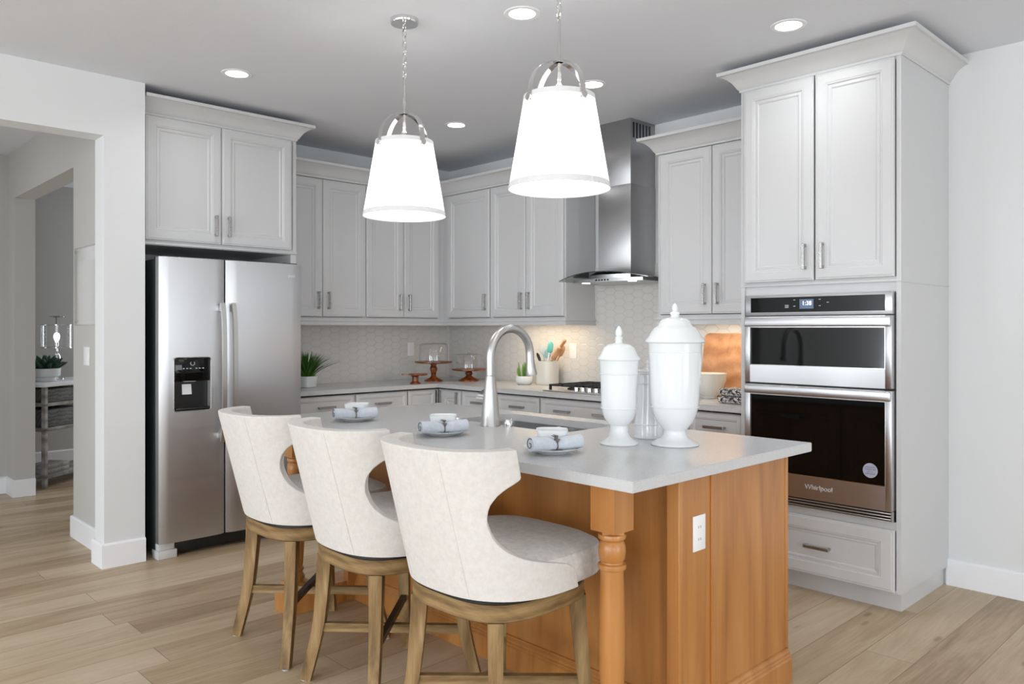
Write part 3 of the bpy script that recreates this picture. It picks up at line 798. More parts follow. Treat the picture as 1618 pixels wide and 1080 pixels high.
# island top with sink cut-out
bm = bmesh.new(); prism_z(bm, [(IX0, IY0), (IX1, IY0), (IX1, IY1), (IX0, IY1)], .8805, .914)
bmesh.ops.bevel(bm, geom=list(bm.edges), offset=.002, segments=2, affect='EDGES')
top = obj('island_countertop', bm, 'quartz')
SX0, SX1, SY0, SY1 = 2.64, 3.33, -2.125, -1.76
cu = obj('cutter', prism_z(bmesh.new(), rrect(SX0, SX1, SY0, SY1, .07), .8, 1.0), 'quartz')
boolean(top, [cu])
tag(top, 'long rectangular grey stone slab on the island', 'countertop')
t = thing('kitchen_sink', 'double-bowl stainless sink set under the island top', 'sink', (2.985, -1.9425, .69))
def bowl(x0, x1, y0, y1, z0, z1, r):
    bm = bmesh.new(); rr = []
    for (ins, z) in ((-.012, z1), (0, z1), (0, z1 - .002), (.006, z0 + .03), (.02, z0 + .008), (.05, z0)):
        rr.append([bm.verts.new((x, y, z)) for x, y in rrect(x0 + ins, x1 - ins, y0 + ins, y1 - ins, max(r - ins * .5, .01))])
    for a, b_ in zip(rr, rr[1:]):
        for i in range(len(a)):
            j = (i + 1) % len(a); bm.faces.new((a[i], a[j], b_[j], b_[i]))
    bm.faces.new(rr[-1])
    lathe(bm, [(.04, z0 + .002), (.035, z0 + .001), (.01, z0 + .004)], (x0 + x1) / 2, (y0 + y1) / 2, 20)
    return bm
def L3(x, y): return x - 2.985, y + 1.9425
for a, b_, zb in ((2.628, 3.00, 0.0), (3.025, 3.342, .02)):
    obj('bowl', bowl(a - 2.985, b_ - 2.985, -.19, .19, zb, .1895, .07), 'steelh', t)
t = thing('kitchen_faucet', 'tall brushed pull-down faucet with gooseneck spout on the island', 'faucet', (2.945, -2.175, .9145), R(0))
z_ = lambda z: z - .9145
obj('body', LA([(.0455, 0), (.0455, .004), (.044, .008), (.0355, .09), (.0275, .17), (.0215, .2205)], 0, 0, 36), 'faucet', t)
bm = bmesh.new()
arc = [(0, 0, .2225), (0, 0, .27), (0, 0, .305)] + [(0, .125 - .125 * math.cos(R(a)), .305 + .125 * math.sin(R(a))) for a in range(12, 181, 12)] + [(0, .252, .27)]
tube(bm, smooth_path(arc, 3), .0195, 20, up=(1, 0, 0))
obj('spout', bm, 'faucet', t)
bm = bmesh.new(); tube(bm, [(0, .2515, .275), (0, .254, .25), (0, .258, .222), (0, .260, .214)], [.0195, .022, .0265, .0265], 24, up=(1, 0, 0))
obj('spray_head', bm, 'faucet', t)
bm = bmesh.new(); tube(bm, [(-.02, -.008, .118), (-.062, -.012, .120)], .020, 18)
obj('handle_hub', bm, 'faucet', t)
bm = bmesh.new(); tube(bm, smooth_path([(-.056, -.014, .138), (-.052, .02, .156), (-.045, .06, .166)], 4), 1, flat=(.004, .007))
obj('lever', bm, 'chrome', t)
tag(obj('air_gap_cap', LA([(.019, 0), (.019, .03), (.016, .036), (0, .037)], 0, 0, 20), 'chrome', loc=(3.04, -2.155, .9145)), 'small chrome air gap cap right of the faucet', 'sink accessory')
tag(obj('disposal_button', LA([(.02, 0), (.02, .006), (.011, .008), (.010, .014), (0, .015)], 0, 0, 20), 'chrome', loc=(2.70, -2.155, .9145)), 'low chrome disposal button left of the faucet', 'sink accessory')

# ------------------------------------------------------------------ stools
def make_stool():
    t = thing('counter_stool', '', 'stool', group='upholstered counter stools at the island')
    for sx in (-1, 1):
        for sy in (-1, 1):
            pts = smooth_path([(sx * .180, sy * .180, .488), (sx * .186, sy * .186, .36), (sx * .199, sy * .199, .20), (sx * .233, sy * .233, .003)], 5)
            rr = [1 - .28 * i / (len(pts) - 1) for i in range(len(pts))]
            bm = TU(pts, rr, flat=(.027, .024), up=(sx, sy, 0)); lg = obj('leg', bm, 'stool', t)
            obj('glide', LA([(.014, 0), (.014, .003)], sx * .236, sy * .236, 14), 'grey', lg)
    bm = bmesh.new(); lathe(bm, [(.16, .487), (.240, .487), (.246, .492), (.246, .535), (.242, .540), (.16, .540)], 0, 0, 64, sq=1.1)
    obj('apron', bm, 'stoolh', t)
    bm = LA([(.20, .540), (.243, .5405), (.243, .558), (.20, .559)], 0, 0, 48, sq=.8); obj('swivel_plate', bm, 'black', t)
    obj('stretcher', TU([(-.196, -.196, .206), (.196, .196, .206)], 1, flat=(.016, .012)), 'stoolh', t)
    obj('cross_brace', TU([(.196, -.196, .234), (-.196, .196, .234)], 1, flat=(.012, .011)), 'darkmetal', t)
    # seat cushion
    prof = [(.18, .558), (.258, .559), (.272, .568), (.279, .59), (.280, .632), (.270, .655), (.242, .670), (.17, .680), (0, .684)]
    sb = LA(prof, 0, 0, 72, sq=1.6)
    for v in sb.verts:
        if v.co.y < 0: v.co.y *= .72; v.co.x *= 1 + .35 * v.co.y
        v.co.y += .014
    obj('seat', sb, 'seatfab', t)
    # wrap-around back with scooped sides
    key = [(.556, 104), (.60, 104), (.622, 102), (.636, 97), (.646, 89), (.656, 80), (.668, 70), (.682, 62), (.70, 55.5), (.725, 50), (.755, 47), (.79, 46), (.82, 47), (.845, 49.5), (.868, 53.5), (.888, 59), (.902, 65), (.912, 69), (.92, 70), (1.01, 70)]
    zs = [.556, .566, .58, .60, .615, .627, .636, .642, .648, .654, .661, .669, .679, .69, .702, .716, .732, .75, .77, .79, .81, .828, .844, .858, .871, .882, .892, .900, .907, .913, .920, .935, .95, .965, .98, .992, 1.0]
    def hw(z):
        for (a, b_), (c_, d_) in zip(key, key[1:]):
            if a <= z <= c_: return R(b_ + (d_ - b_) * (z - a) / (c_ - a))
        return R(key[-1][1])
    def P(z, th, ins=0.0):
        v = (z - .556) / .444
        rx = .283 + .004 * v - ins; ry = .270 + .016 * v - ins
        yc = .008 - .098 * v
        e = 2.45 + .05 * v
        sn, cs = math.sin(th), math.cos(th)
        k = (abs(sn) ** e + abs(cs) ** e) ** (-1 / e)
        return Vector((rx * sn * k, yc - ry * cs * k, z))
    def thick(z): return .034 + .020 * min(1, (z - .574) / .12)
    bm = bmesh.new(); rowsN, colsN = len(zs) - 1, 40
    outer = [[bm.verts.new(P(z, hw(z) * (2 * j / colsN - 1))) for j in range(colsN + 1)] for z in zs]
    inner = [[bm.verts.new(P(z, hw(z) * (2 * j / colsN - 1) * .99, thick(z))) for j in range(colsN + 1)] for z in zs]
    for i in range(rowsN):
        for j in range(colsN):
            bm.faces.new((outer[i][j], outer[i][j + 1], outer[i + 1][j + 1], outer[i + 1][j]))
            bm.faces.new((inner[i][j], inner[i + 1][j], inner[i + 1][j + 1], inner[i][j + 1]))
    for i in range(rowsN):
        for j in (0, colsN): bm.faces.new((outer[i][j], outer[i + 1][j], inner[i + 1][j], inner[i][j]))
    for j in range(colsN):
        for i in (0, rowsN): bm.faces.new((outer[i][j], inner[i][j], inner[i][j + 1], outer[i][j + 1]))
    bmesh.ops.recalc_face_normals(bm, faces=bm.faces)
    rim = set()
    for g in (outer, inner):
        for i in range(rowsN):
            rim |= {(g[i][0], g[i + 1][0]), (g[i][colsN], g[i + 1][colsN])}
        for j in range(colsN): rim |= {(g[rowsN][j], g[rowsN][j + 1])}
    rim = {frozenset(p) for p in rim}
    es = [e for e in bm.edges if frozenset(e.verts) in rim]
    bmesh.ops.bevel(bm, geom=es, offset=.017, segments=4, affect='EDGES', profile=.5, clamp_overlap=True)
    for sg in (-1, 1): tube(bm, [P(.562 + .43 * q / 18, sg * R(27 - 2 * q / 18), -.0002) for q in range(19)], .0014, 6)
    obj('backrest', bm, 'fab', t, sharp=75)
    # soft pad on the inner face
    bm = bmesh.new(); rows = []
    nR, nC = 24, 40
    for i in range(nR + 1):
        z = .66 + .325 * i / nR; r_ = []
        for j in range(nC + 1):
            s_ = 2 * j / nC - 1; edge = max(0, min(1, (1 - abs(s_)) / .12) * min(1, i / 3, (nR - i) / 3))
            r_.append(bm.verts.new(P(z, hw(z) * s_ * .93, thick(z) - .004 + .022 * math.sqrt(edge))))
        rows.append(r_)
    for a, b_ in zip(rows, rows[1:]):
        for j in range(nC): bm.faces.new((a[j], a[j + 1], b_[j + 1], b_[j]))
    obj('back_pad', bm, 'fab', t, sharp=80)
    return t
s0 = make_stool()
for i, (x, y, a, lb) in enumerate(((2.442, -2.776, -1.5, 'cream wingback counter stool farthest back, beside the refrigerator'),
                                   (3.048, -2.778, -1.5, 'middle cream wingback counter stool, between the other two'),
                                   (3.655, -2.785, 0.5, 'cream wingback counter stool in front, beside the turned island post'))):
    o = s0 if i == 0 else copy_tree(s0)
    o.location = (x, y, 0); o.rotation_euler.z = R(a); o['label'] = lb

# ------------------------------------------------------------------ place settings
def make_place():
    pl = tag(obj('dinner_plate', LA([(.055, 0), (.058, .004), (.085, .010), (.102, .019), (.103, .021), (.084, .014), (.055, .008), (0, .008)], 0, 0, 48), 'china'), '', 'plate', 'plates on the island')
    bo = tag(obj('square_bowl', LA([(.036, 0), (.040, .002), (.045, .012), (.055, .058), (.0555, .064), (.052, .062), (.042, .014), (0, .010)], 0, 0, 48, sq=2.0), 'china'), '', 'bowl', 'bowls on the island')
    n = thing('rolled_napkin', '', 'napkin', group='napkins on the island')
    pts = [(-.10, 0, .025), (-.06, 0, .024), (-.02, 0, .020), (0, 0, .016), (.02, 0, .020), (.06, 0, .023), (.10, .0, .024)]
    bm = TU(smooth_path(pts, 5), [(.0245 - .0095 * math.exp(-((p.x) / .024) ** 2)) for p in smooth_path(pts, 5)], 20)
    cl = obj('napkin_cloth', bm, 'napkin', n)
    bm = bmesh.new(); sp = [(-.1012, .0026 * a * math.cos(a), .025 + .0026 * a * math.sin(a)) for a in [k * .35 for k in range(3, 25)]]
    tube(bm, sp, .0022, 6, up=(1, 0, 0)); obj('napkin_fold', bm, 'napin', n)
    bm = bmesh.new()
    tube(bm, [(0, .0155 * math.cos(R(a)), .016 + .0155 * math.sin(R(a))) for a in range(0, 360, 20)], .0028, 8, closed=True, up=(1, 0, 0))
    for a in (20, 60, 100, 140): tube(bm, [(0, .013 * math.cos(R(a)), .016 + .014 * math.sin(R(a))), (.006, .02 * math.cos(R(a)), .018 + .03 * math.sin(R(a))), (-.012, .016 * math.cos(R(a)), .018 + .036 * math.sin(R(a)))], [.0028, .004, .001], 6)
    obj('napkin_ring', bm, 'ring', n)
    return pl, bo, n
P0 = make_place()
places = [(2.36, -2.50, 'beside the far stool, nearest the refrigerator', 'far'), (3.035, -2.52, 'in front of the middle stool', 'middle'), (3.655, -2.53, 'nearest the white canisters', 'near')]
for i, (x, y, w1, nm) in enumerate(places):
    pl, bo, n = P0 if i == 0 else (P0[0].copy(), P0[1].copy(), copy_tree(P0[2]))
    if i:
        C.objects.link(pl); C.objects.link(bo)
    pl.location = (x, y, .9145); bo.location = (x - .028, y + .028, .9265); bo.rotation_euler.z = R(46)
    n.location = (x + .036, y - .022, .929); n.rotation_euler.z = R(74)
    pl['label'] = 'small round white plate on the island ' + w1
    bo['label'] = 'squarish white bowl on the island plate ' + w1
    n['label'] = 'rolled pale grey napkin with metal ring ' + w1
    bo['group'] = 'bowls on the island'

# ------------------------------------------------------------------ canisters
def canister(label, loc, foot, bodyp, lidp, bands, n=56):
    t = thing('ceramic_canister', label, 'canister', loc, 0, 'white canisters on the island')
    obj('canister_body', LA(bodyp, 0, 0, n), 'china', t)
    obj('foot', LA(foot, 0, 0, n), 'china', t) if foot else None
    obj('lid', LA(lidp, 0, 0, n), 'china', t)
    for r, z in bands:
        bm = bmesh.new(); tube(bm, [(r * math.cos(2 * PI * k / 48), r * math.sin(2 * PI * k / 48), z) for k in range(48)], .0022, 8, closed=True); obj('band', bm, 'china', t)
    return t
canister('largest footed white ceramic canister with domed lid, on the right', (3.845, -2.070, .9145),
    [(.086, 0), (.089, .003), (.086, .008), (.068, .017), (.050, .026), (.042, .038), (.040, .050), (.041, .056)],
    [(.020, .052), (.040, .054), (.048, .062), (.066, .086), (.080, .118), (.088, .152), (.0905, .19), (.094, .28), (.0975, .370), (.0985, .378), (.0, .378)],
    [(.090, .374), (.106, .377), (.110, .381), (.108, .387), (.098, .398), (.088, .416), (.078, .432), (.066, .438), (.061, .444), (.054, .458), (.040, .468), (.016, .472), (.014, .476), (.018, .484), (.016, .490), (.0085, .494), (.011, .503), (.0105, .512), (.004, .522), (0, .525)],
    [(.0955, .344), (.0885, .142)])
canister('smaller footed white ceramic canister with pointed lid, on the left', (3.690, -2.205, .9145),
    [(.070, 0), (.072, .003), (.069, .008), (.052, .018), (.040, .03), (.034, .048), (.033, .064), (.034, .070)],
    [(.018, .068), (.033, .070), (.040, .076), (.055, .098), (.063, .122), (.066, .148), (.067, .2), (.070, .26), (.073, .308), (.074, .312), (0, .312)],
    [(.066, .309), (.078, .312), (.081, .316), (.079, .321), (.072, .328), (.066, .340), (.058, .358), (.044, .370), (.016, .376), (.013, .380), (.013, .392), (.0155, .397), (.010, .401), (.0135, .410), (.0115, .424), (.005, .436), (0, .440)],
    [(.071, .262), (.0655, .134)])
canister('white ceramic canister without a foot standing behind the other two', (3.665, -1.985, .9145), None,
    [(.058, 0), (.060, .004), (.056, .014), (.057, .05), (.050, .12), (.046, .20), (.046, .252), (0, .252)],
    [(.046, .250), (.053, .252), (.054, .264), (.050, .268), (.012, .270), (.008, .274), (.010, .282), (.0075, .288), (.0105, .296), (.007, .304), (0, .307)],
    [(.0475, .215), (.057, .055)])

# ------------------------------------------------------------------ things on the perimeter counter
ZT = .9145
def cake_stand(label, loc, r, hgt, dome_r, dome_h, base_r):
    t = thing('cake_stand', label, 'cake stand', loc, 0, 'wooden cake stands')
    obj('pedestal', LA([(base_r, 0), (base_r, .008), (base_r * .85, .016), (base_r * .45, .03), (.020, .045), (.022, hgt * .45), (.030, hgt * .55), (.031, hgt * .66), (.022, hgt * .78), (.026, hgt * .86), (.055, hgt - .02)], 0, 0, 36), 'acacia', t)
    obj('stand_top', LA([(.055, hgt - .020), (r * .9, hgt - .014), (r, hgt - .010), (r, hgt), (0, hgt)], 0, 0, 48), 'acacia', t)
    h0 = hgt + .0005
    tag(obj('glass_dome', LA([(dome_r, h0), (dome_r + .003, h0 + .003), (dome_r, h0 + .006), (dome_r, h0 + dome_h * .82), (dome_r * .93, h0 + dome_h * .94), (dome_r * .8, h0 + dome_h * .985), (.012, h0 + dome_h), (.006, h0 + dome_h + .006),
        (.013, h0 + dome_h + .016), (.012, h0 + dome_h + .026), (0, h0 + dome_h + .03)], 0, 0, 48, cap=False), 'glass', loc=loc), 'clear glass dome on ' + ('the taller' if hgt > .12 else 'the shorter') + ' wooden cake stand', 'dome', 'glass domes')
cake_stand('taller dark wood pedestal cake stand in the counter corner', (.405, -.50, ZT), .155, .163, .118, .150, .075)
cake_stand('shorter dark wood pedestal cake stand right of the corner', (.575, -.262, ZT), .142, .100, .108, .125, .085)
t = thing('wooden_riser', 'small round wooden riser with handle in front of the taller cake stand', 'riser', (.555, -.80, ZT))
obj('riser_leg', LA([(.042, 0), (.042, .008), (.026, .02), (.024, .055), (.034, .066)], 0, 0, 24), 'acacia', t)
obj('riser_top', LA([(.05, .066), (.068, .068), (.070, .076), (.068, .080), (0, .080)], .02, .02, 32), 'acacia', t)
obj('riser_handle', TU([(-.03, -.035, .073), (-.075, -.075, .073)], 1, flat=(.006, .014)), 'acacia', t)

def blades(bm, n, r0, rad, hgt, wd, seed, droop=.3):
    rnd = random.Random(seed)
    for i in range(n):
        a = rnd.uniform(0, 2 * PI); k = rnd.uniform(.1, 1) ** .8
        bx, by = r0 * k * math.cos(a), r0 * k * math.sin(a); out = rad * k * rnd.uniform(.7, 1.1); hh = hgt * (1 - .45 * k * rnd.uniform(.5, 1.0))
        rows = []
        for j in range(6):
            s_ = j / 5; rr = out * s_ ** 1.5; z = hh * (s_ - droop * k * s_ ** 3 * .6)
            x, y = bx + rr * math.cos(a), by + rr * math.sin(a); w_ = wd * (1 - s_ ** 2) + .0004
            rows.append((bm.verts.new((x - w_ * math.sin(a), y + w_ * math.cos(a), z)), bm.verts.new((x, y, z - w_ * .35)), bm.verts.new((x + w_ * math.sin(a), y - w_ * math.cos(a), z))))
        for p, q in zip(rows, rows[1:]):
            for m_ in (0, 1): bm.faces.new((p[m_], p[m_ + 1], q[m_ + 1], q[m_]))
    return bm
t = thing('potted_grass', 'green spiky grass in a white square pot beside the refrigerator', 'plant', (.29, -1.60, ZT))
obj('pot', LA([(.055, 0), (.060, .003), (.062, .012), (.072, .078), (.072, .082), (.067, .080), (.063, .07), (0, .070)], 0, 0, 48, sq=1.8), 'china', t, rot=(0, 0, R(20)))
obj('soil', LA([(.060, .069), (.060, .074), (0, .075)], 0, 0, 24), 'soil', t)
o = obj('foliage', blades(bmesh.new(), 210, .055, .25, .215, .0058, 3), 'leaf', t, (0, 0, .072))
t = thing('potted_succulent', 'small green succulent in a round white pot left of the utensil crock', 'plant', (1.200, -.235, ZT))
obj('pot', LA([(.045, 0), (.050, .003), (.060, .014), (.070, .030), (.071, .062), (.069, .066), (.064, .062), (.064, .055), (0, .055)], 0, 0, 40), 'china', t)
obj('soil', LA([(.060, .054), (.060, .058), (0, .060)], 0, 0, 24), 'soil', t)
bm = bmesh.new(); rnd = random.Random(5)
for i in range(26):
    a = rnd.uniform(0, 2 * PI); k = rnd.uniform(0, 1); x, y = .042 * k * math.cos(a), .042 * k * math.sin(a); h_ = rnd.uniform(.07, .13)
    tube(bm, [(x, y, 0), (x * 1.25, y * 1.25, h_ * .5), (x * 1.4, y * 1.4, h_)], [.006, .008, .0015], 8)
obj('foliage', bm, 'leaf2', t, (0, 0, .056))
t = thing('utensil_crock', 'square white utensil crock left of the cooktop', 'crock', (1.345, -.125, ZT))
obj('crock_body', LA([(.070, 0), (.074, .004), (.078, .02), (.078, .178), (.077, .184), (.072, .183), (.070, .02), (0, .014)], 0, 0, 48, sq=1.2), 'bowlw', t)
CX, CY = 1.345, -.125
def utensil(name, label, base_, tip, mats, head, hr):
    """leans in the crock: base point inside, tip above the rim"""
    t = thing(name, label, 'utensil', (CX, CY, ZT), 0, 'utensils in the crock')
    b0, b1 = Vector(base_), Vector(tip); d = (b1 - b0)
    obj('shaft', TU([b0, b0 + d * .72], .0055, 10), mats[0], t)
    bm = bmesh.new(); p0 = b0 + d * .70
    if head == 'paddle': tube(bm, smooth_path([p0, b0 + d * .78, b0 + d * .9, b1], 4), [hr * v for v in (.3, .55, .8, .95, 1, 1, 1, 1, .98, .9, .75, .5, .2)], 16, sx=.3, up=(1, .4, 0))
    elif head == 'whisk':
        for k in range(6):
            a = PI * k / 6; u = Vector((math.cos(a), math.sin(a), 0)); dd = d.normalized()
            L = d.length * .3
            tube(bm, smooth_path([p0, p0 + dd * L * .4 + u * hr * .8, p0 + dd * L * .8 + u * hr, p0 + dd * L, p0 + dd * L * .8 - u * hr, p0 + dd * L * .4 - u * hr * .8, p0], 3), .0014, 5)
    elif head == 'pin': tube(bm, [b0 + d * .45, b0 + d * .50, b0 + d * .52, b0 + d * .80, b0 + d * .82, b0 + d * .84, b0 + d * .98, b1], [.008, .008, .020, .020, .010, .013, .014, .008], 18)
    obj('utensil_head', bm, mats[1], t)
utensil('whisk', 'pale blue whisk leaning left in the crock', (-.01, .01, .03), (-.058, .0, .300), ('blue', 'blue'), 'whisk', .026)
utensil('spatula', 'pale blue spatula leaning left in the crock', (.0, .03, .03), (-.035, .03, .275), ('grey', 'blue'), 'paddle', .026)
utensil('spatula', 'teal silicone spatula standing highest in the crock', (-.02, -.01, .03), (.045, -.005, .335), ('plastic', 'teal'), 'paddle', .024)
utensil('rolling_pin', 'small wooden rolling pin leaning right out of the crock', (-.055, -.02, .04), (.205, -.02, .35), ('pine', 'pine'), 'pin', .02)
utensil('wooden_spoon', 'light wooden spoon leaning right in the crock', (-.02, .025, .03), (.125, .055, .30), ('pine', 'board'), 'paddle', .02)
utensil('spatula', 'dark handled spatula leaning left in front of the crock wall', (.03, -.02, .03), (-.085, -.03, .245), ('black', 'black'), 'paddle', .012)

# right of the cooktop
bm = bmesh.new()
pts = rrect(-.30, .30, 0, .402, .035, 6)
prism_z(bm, pts, 0, .022); bmesh.ops.bevel(bm, geom=[e for e in bm.edges if abs(e.verts[0].co.z - e.verts[1].co.z) < 1e-5], offset=.003, segments=2, affect='EDGES')
o = obj('cutting_board', bm, 'board', loc=(2.985, -.075, ZT + .001), rot=(R(81), 0, 0))
tag(o, 'large light wood cutting board leaning on the tiles beside the oven tower', 'cutting board')
tag(obj('serving_bowl', LA([(.045, 0), (.048, .008), (.046, .012), (.078, .055), (.100, .110), (.105, .155), (.1, .156), (.094, .11), (.07, .055), (0, .02)], 0, 0, 48), 'bowlw', loc=(2.86, -.26, ZT)),
    'tall off-white bowl in front of the wooden cutting board', 'bowl')
for i, (dz, sx, rz, lb) in enumerate(((0, .115, 4, 'lower folded black-and-white patterned cloth beside the oven tower'), (.043, .108, -3, 'upper folded black-and-white patterned cloth beside the oven tower'))):
    o = obj('folded_cloth', B(-sx, sx, -.085, .085, 0, .042, .018, 4), 'pattern', loc=(3.175, -.42, ZT + dz), rot=(0, 0, R(rz)))
    tag(o, lb, 'cloth', 'folded patterned cloths')

# ------------------------------------------------------------------ outlets and switches
def plate(name, label, loc, rotz, kind='outlet', w=.07, h=.116):
    t = thing(name, label, kind, loc, rotz)
    obj('cover_plate', B(-w / 2, w / 2, -.005, 0, -h / 2, h / 2, .002), 'plastic', t)
    bm = B(-.017, .017, -.0065, -.004, -.034, .034, .001, 1); obj('insert', bm, 'trim', t)
    return t
plate('wall_outlet', 'white outlet plate on the tiles left of the corner', (.0085, -.44, 1.171), A_)
plate('wall_outlet', 'white outlet plate on the tiles behind the rolling pin', (1.507, -.0085, 1.176), 0)
plate('light_switch', 'white light switch on the hallway wall below the framed picture', (.175, -3.0455, 1.175), 0, 'light switch', .115)
t = thing('picture_frame', 'clear acrylic picture frame on the hallway wall', 'picture', (.23, -3.0455, 1.61))
obj('frame_back', B(-.24, .24, -.006, 0, -.24, .24, .001), 'plastic', t)
obj('picture_sheet', B(-.21, .21, -.008, -.006, -.235, .16), 'shadeband', t)
obj('frame_front', B(-.245, .245, -.022, -.017, -.245, .245, .001), 'acrylic', t)
bm = bmesh.new()
for x in (-.22, .22):
    for z in (-.22, .22): tube(bm, [(x, -.025, z), (x, -.001, z)], .007, 12)
obj('standoff', bm, 'chrome', t)

# ------------------------------------------------------------------ study beyond the hallway
ang = math.atan2(.804, -.614)
t = thing('console_table', 'grey washed console table with shelves and baskets seen through the hallway', 'console table', (-1.945, -2.785, 0), ang)
# local x runs away along the front, local +y is behind it
obj('table_top', B(-.03, 1.05, -.02, .36, .855, .895, .006), 'trim', t)
for x in (0, 1.0):
    for y in (0, .32): obj('leg', B(x, x + .035, y, y + .035, 0, .855, .003), 'greywood', t)
for z in (.08, .48, .69): obj('shelf', B(0, 1.03, 0, .355, z, z + .028, .003), 'greywood', t)
obj('back_panel', B(0, 1.03, .345, .355, .48, .855), 'greywood', t)
for k, (x, z, lb) in enumerate(((.06, .509, 'grey basket on the middle shelf of the console'), (.06, .719, 'grey basket directly under the console top'))):
    o = obj('storage_basket', B(0, .40, 0, .29, 0, .115 if k else .15, .012), 'bin')
    o.location = t.matrix_basis @ Vector((x, .02, z)); o.rotation_euler.z = ang; tag(o, lb, 'basket', 'console baskets')
Lz = lambda x, y, z: Matrix.Translation((-1.945, -2.785, 0)) @ Matrix.Rotation(ang, 4, 'Z') @ Vector((x, y, z))
for k in range(2):
    o = obj('book', B(0, .26, 0, .19, 0, .038, .003), 'greywood'); o.location = Lz(.08, .04, .1085 + k * .039); o.rotation_euler.z = ang
    tag(o, ('lower' if k == 0 else 'upper') + ' grey book lying on the bottom console shelf', 'book', 'books on the console')
pos = Lz(.17, .13, .8955)
t = thing('potted_agave', 'dark green succulent in a white bowl on the console', 'plant', pos)
obj('pot', LA([(.075, 0), (.08, .004), (.082, .03), (.11, .045), (.115, .105), (.112, .11), (.106, .10), (0, .095)], 0, 0, 40), 'china', t)
bm = bmesh.new(); rnd = random.Random(9)
for ring, (n, tilt, L) in enumerate(((10, .25, .17), (8, .55, .15), (6, .9, .13), (3, 1.3, .11))):
    for i in range(n):
        a = 2 * PI * i / n + ring * .4; dx, dy = math.cos(a) * math.cos(tilt), math.sin(a) * math.cos(tilt); dz = math.sin(tilt)
        pts = [(dx * L * s_, dy * L * s_, .0 + dz * L * s_ + .02 * s_ * s_) for s_ in (0, .3, .6, .85, 1)]
        tube(bm, pts, [.014, .024, .022, .012, .001], 10, sx=1.0)
obj('foliage', bm, 'darkleaf', t, (0, 0, .10))
pos = Lz(.36, .18, .8955)
t = thing('glass_lamp', 'chrome and glass candle lantern lamp behind the potted succulent', 'lamp', pos)
obj('lamp_base', LA([(.06, 0), (.06, .012), (.02, .02), (.012, .03), (.03, .07), (.035, .10), (.015, .15), (.03, .18), (.03, .21), (.01, .25)], 0, 0, 28), 'chrome', t)
obj('stem', LA([(.009, .25), (.009, .30), (.016, .30), (.016, .33), (0, .33)], 0, 0, 16), 'chrome', t)
obj('bulb', LA([(.008, .33), (.022, .36), (.026, .385), (.018, .41), (0, .42)], 0, 0, 20), 'bulb', t)
obj('lamp_shade', LA([(.125, .285), (.125, .485)], 0, 0, 36, cap=False), 'glass', t)
bm = bmesh.new()
for z in (.285, .485): tube(bm, [(.126 * math.cos(2 * PI * k / 36), .126 * math.sin(2 * PI * k / 36), z) for k in range(36)], .004, 6, closed=True)
for k in range(4):
    for z in [.30 + .018 * q for q in range(10)]:
        a = PI / 2 * k + .6; lathe(bm, [(0, z), (.008, z + .005), (.008, z + .011), (0, z + .016)], .127 * math.cos(a), .127 * math.sin(a), 8)
box(bm, -.125, .125, -.004, .004, .55, .56); box(bm, -.03, .03, -.003, .003, .485, .555); lathe(bm, [(.07, .555), (.075, .562), (0, .57)], 0, 0, 20)
obj('shade_frame', bm, 'chrome', t)

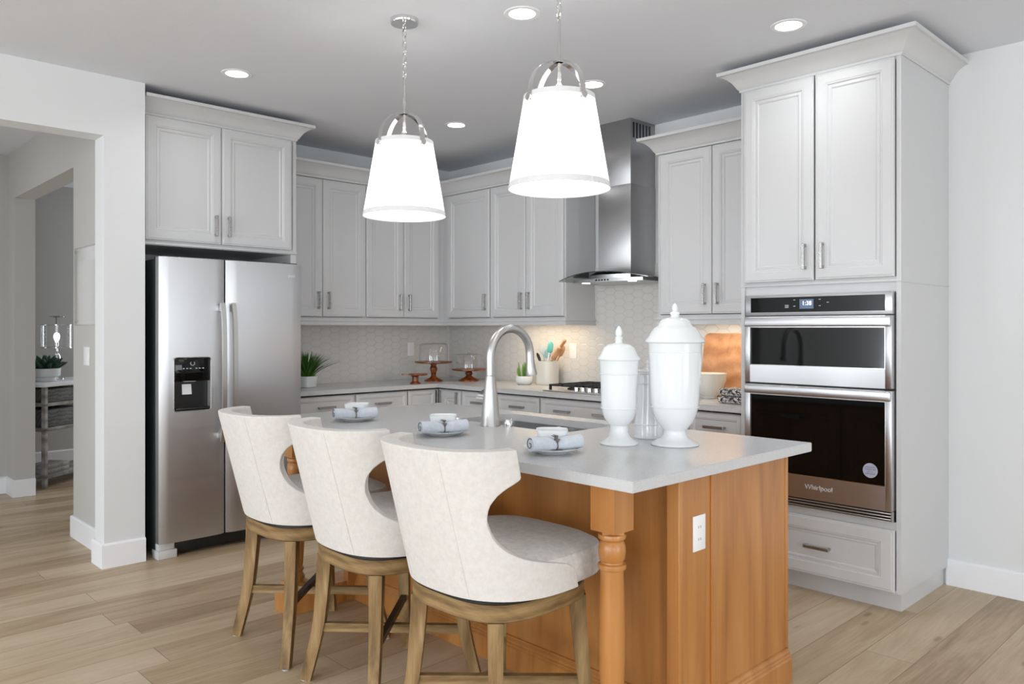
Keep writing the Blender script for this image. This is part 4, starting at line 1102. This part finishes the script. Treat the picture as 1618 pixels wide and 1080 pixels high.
# ------------------------------------------------------------------ pendants and recessed lights
def make_pendant():
    t = thing('pendant_lamp', '', 'pendant lamp', group='pendant lamps over the island')
    # origin at the ceiling
    obj('canopy', LA([(.062, -.022), (.065, -.016), (.065, 0)], 0, 0, 36), 'chrome', t)
    bm = bmesh.new(); z = -.022
    for k in range(9):
        rr = [(.010 * math.cos(a), 0, z - .016 + .0175 * math.sin(a)) for a in [2 * PI * q / 14 for q in range(14)]]
        if k % 2: rr = [(0, x, zz_) for x, _, zz_ in rr]
        tube(bm, rr, .0022, 6, closed=True, up=(0, 1, 0) if k % 2 == 0 else (1, 0, 0)); z -= .0275
    obj('chain', bm, 'chrome', t)
    obj('rod', LA([(.006, -.56), (.0055, -.275), (.009, -.27), (.003, -.262)], 0, 0, 14), 'chrome', t)
    zt, zb = 2.205 - ZC, 1.862 - ZC; rt, rb = .131, .189
    bm = bmesh.new()
    for k in range(2):
        a = R(90 * k); u = Vector((math.cos(a), math.sin(a), 0)); side = Vector((-u.y, u.x, 0))
        pts = [u * (-(rt + .007)) + Vector((0, 0, zt - .035))]
        for q in range(0, 181, 12):
            pts.append(u * (-(rt + .004) * math.cos(R(q)) * (1 if 0 < q < 180 else 1)) + Vector((0, 0, zt + .005 + .125 * math.sin(R(q)))))
        pts.append(u * (rt + .007) + Vector((0, 0, zt - .035)))
        tube(bm, pts, 1, flat=(.012, .0018), up=tuple(side))
    obj('strap', bm, 'chrome', t)
    for k in range(4):
        a = R(90 * k); u = Vector((math.cos(a), math.sin(a), 0)); p = u * (rt + .006) + Vector((0, 0, zt - .022))
        obj('rivet', TU([p, p + u * .009], .0135, 16), 'chrome', t)
    obj('stem', LA([(.014, zt - .10), (.014, zt + .04), (.007, zt + .05), (.006, zt + .12)], 0, 0, 16), 'chrome', t)
    sh = obj('lamp_shade', LA([(rb, zb), (rt, zt)], 0, 0, 64, cap=False), 'shade', t)
    bm = bmesh.new(); lathe(bm, [(rb + .0005, zb - .001), (rb + .002, zb), (rb + .0003 - .0035, zb + .022), (rb - .0055, zb + .022)], 0, 0, 64, cap=False)
    lathe(bm, [(rt + .0035, zt - .018), (rt + .002, zt + .001), (rt - .001, zt + .001), (rt + .0006, zt - .018)], 0, 0, 64, cap=False)
    for k in range(4):
        a = R(90 * k); u = Vector((math.cos(a), math.sin(a), 0)); tube(bm, [u * (rb + .001) + Vector((0, 0, zb)), u * (rt + .0015) + Vector((0, 0, zt))], .0022, 6)
    obj('shade_trim', bm, 'shadeband', sh)
    obj('diffuser', LA([(0, zb + .012), (rb - .006, zb + .012), (rb - .006, zb + .014), (0, zb + .014)], 0, 0, 48, cap=False), 'bulb', t)
    obj('bulb', LA([(.012, zt - .10), (.030, zt - .13), (.034, zt - .16), (.020, zt - .19), (0, zt - .20)][::-1], 0, 0, 24), 'bulb', t)
    return t
p0 = make_pendant()
for i, (x, lb) in enumerate(((2.57, 'white drum pendant lamp with chain over the far end of the island, left one'), (3.54, 'white drum pendant lamp over the near end of the island, right one'))):
    o = p0 if i == 0 else copy_tree(p0)
    o.location = (x, -2.37, ZC); o['label'] = lb; o.rotation_euler.z = R(-9 * i)
    d = bpy.data.lights.new('bulb_light', 'POINT'); d.energy = 3.2; d.shadow_soft_size = .05; d.color = (1, .97, .93)
    l = bpy.data.objects.new('bulb_light', d); C.objects.link(l); l.parent = o; l.location = (0, 0, 2.06 - ZC)
def downlight(par):
    d = bpy.data.lights.new('downlight', 'AREA'); d.shape = 'DISK'; d.size = .12; d.energy = 1.7; d.color = (.97, .985, 1); d.spread = R(150)
    l = bpy.data.objects.new('downlight', d); C.objects.link(l); l.parent = par; l.location = (0, 0, -.006)
cans = [(1.30, -2.593, 'recessed ceiling light above the refrigerator cabinet'), (2.998, -2.029, 'recessed ceiling light between the two pendants, at the top of the picture'), (3.765, -1.028, 'recessed ceiling light in front of the oven tower'),
        (1.304, -1.005, 'recessed ceiling light nearest the room corner'), (2.551, -1.014, 'recessed ceiling light behind the right pendant')]
c0 = None
for x, y, lb in cans:
    if c0 is None:
        t = thing('recessed_light', lb, 'recessed light', (x, y, ZC), 0, 'recessed ceiling lights')
        obj('trim_ring', LA([(.060, -.004), (.080, -.004), (.083, -.0005), (.060, -.0005)], 0, 0, 40, cap=False), 'trim', t)
        obj('lens', LA([(0, -.0035), (.060, -.0035), (.060, -.001), (0, -.001)], 0, 0, 40, cap=False), 'can', t)
        downlight(t); c0 = t
    else:
        o = copy_tree(c0); o.location = (x, y, ZC); o['label'] = lb
        for k in children(o):
            if k.type == 'LIGHT' and y > -1.01: k.data = k.data.copy(); k.data.energy = .7
for x, y, lb in ((5.6, -2.6, 'over the open floor right of the island'), (5.6, -5.2, 'right behind the camera'), (3.0, -5.2, 'behind the stools, outside the picture')):  # extra lights added out of view to brighten the room
    o = copy_tree(c0); o.location = (x, y, ZC); o['label'] = 'added unseen recessed light ' + lb
    for k in children(o):
        if k.type == 'LIGHT': pass
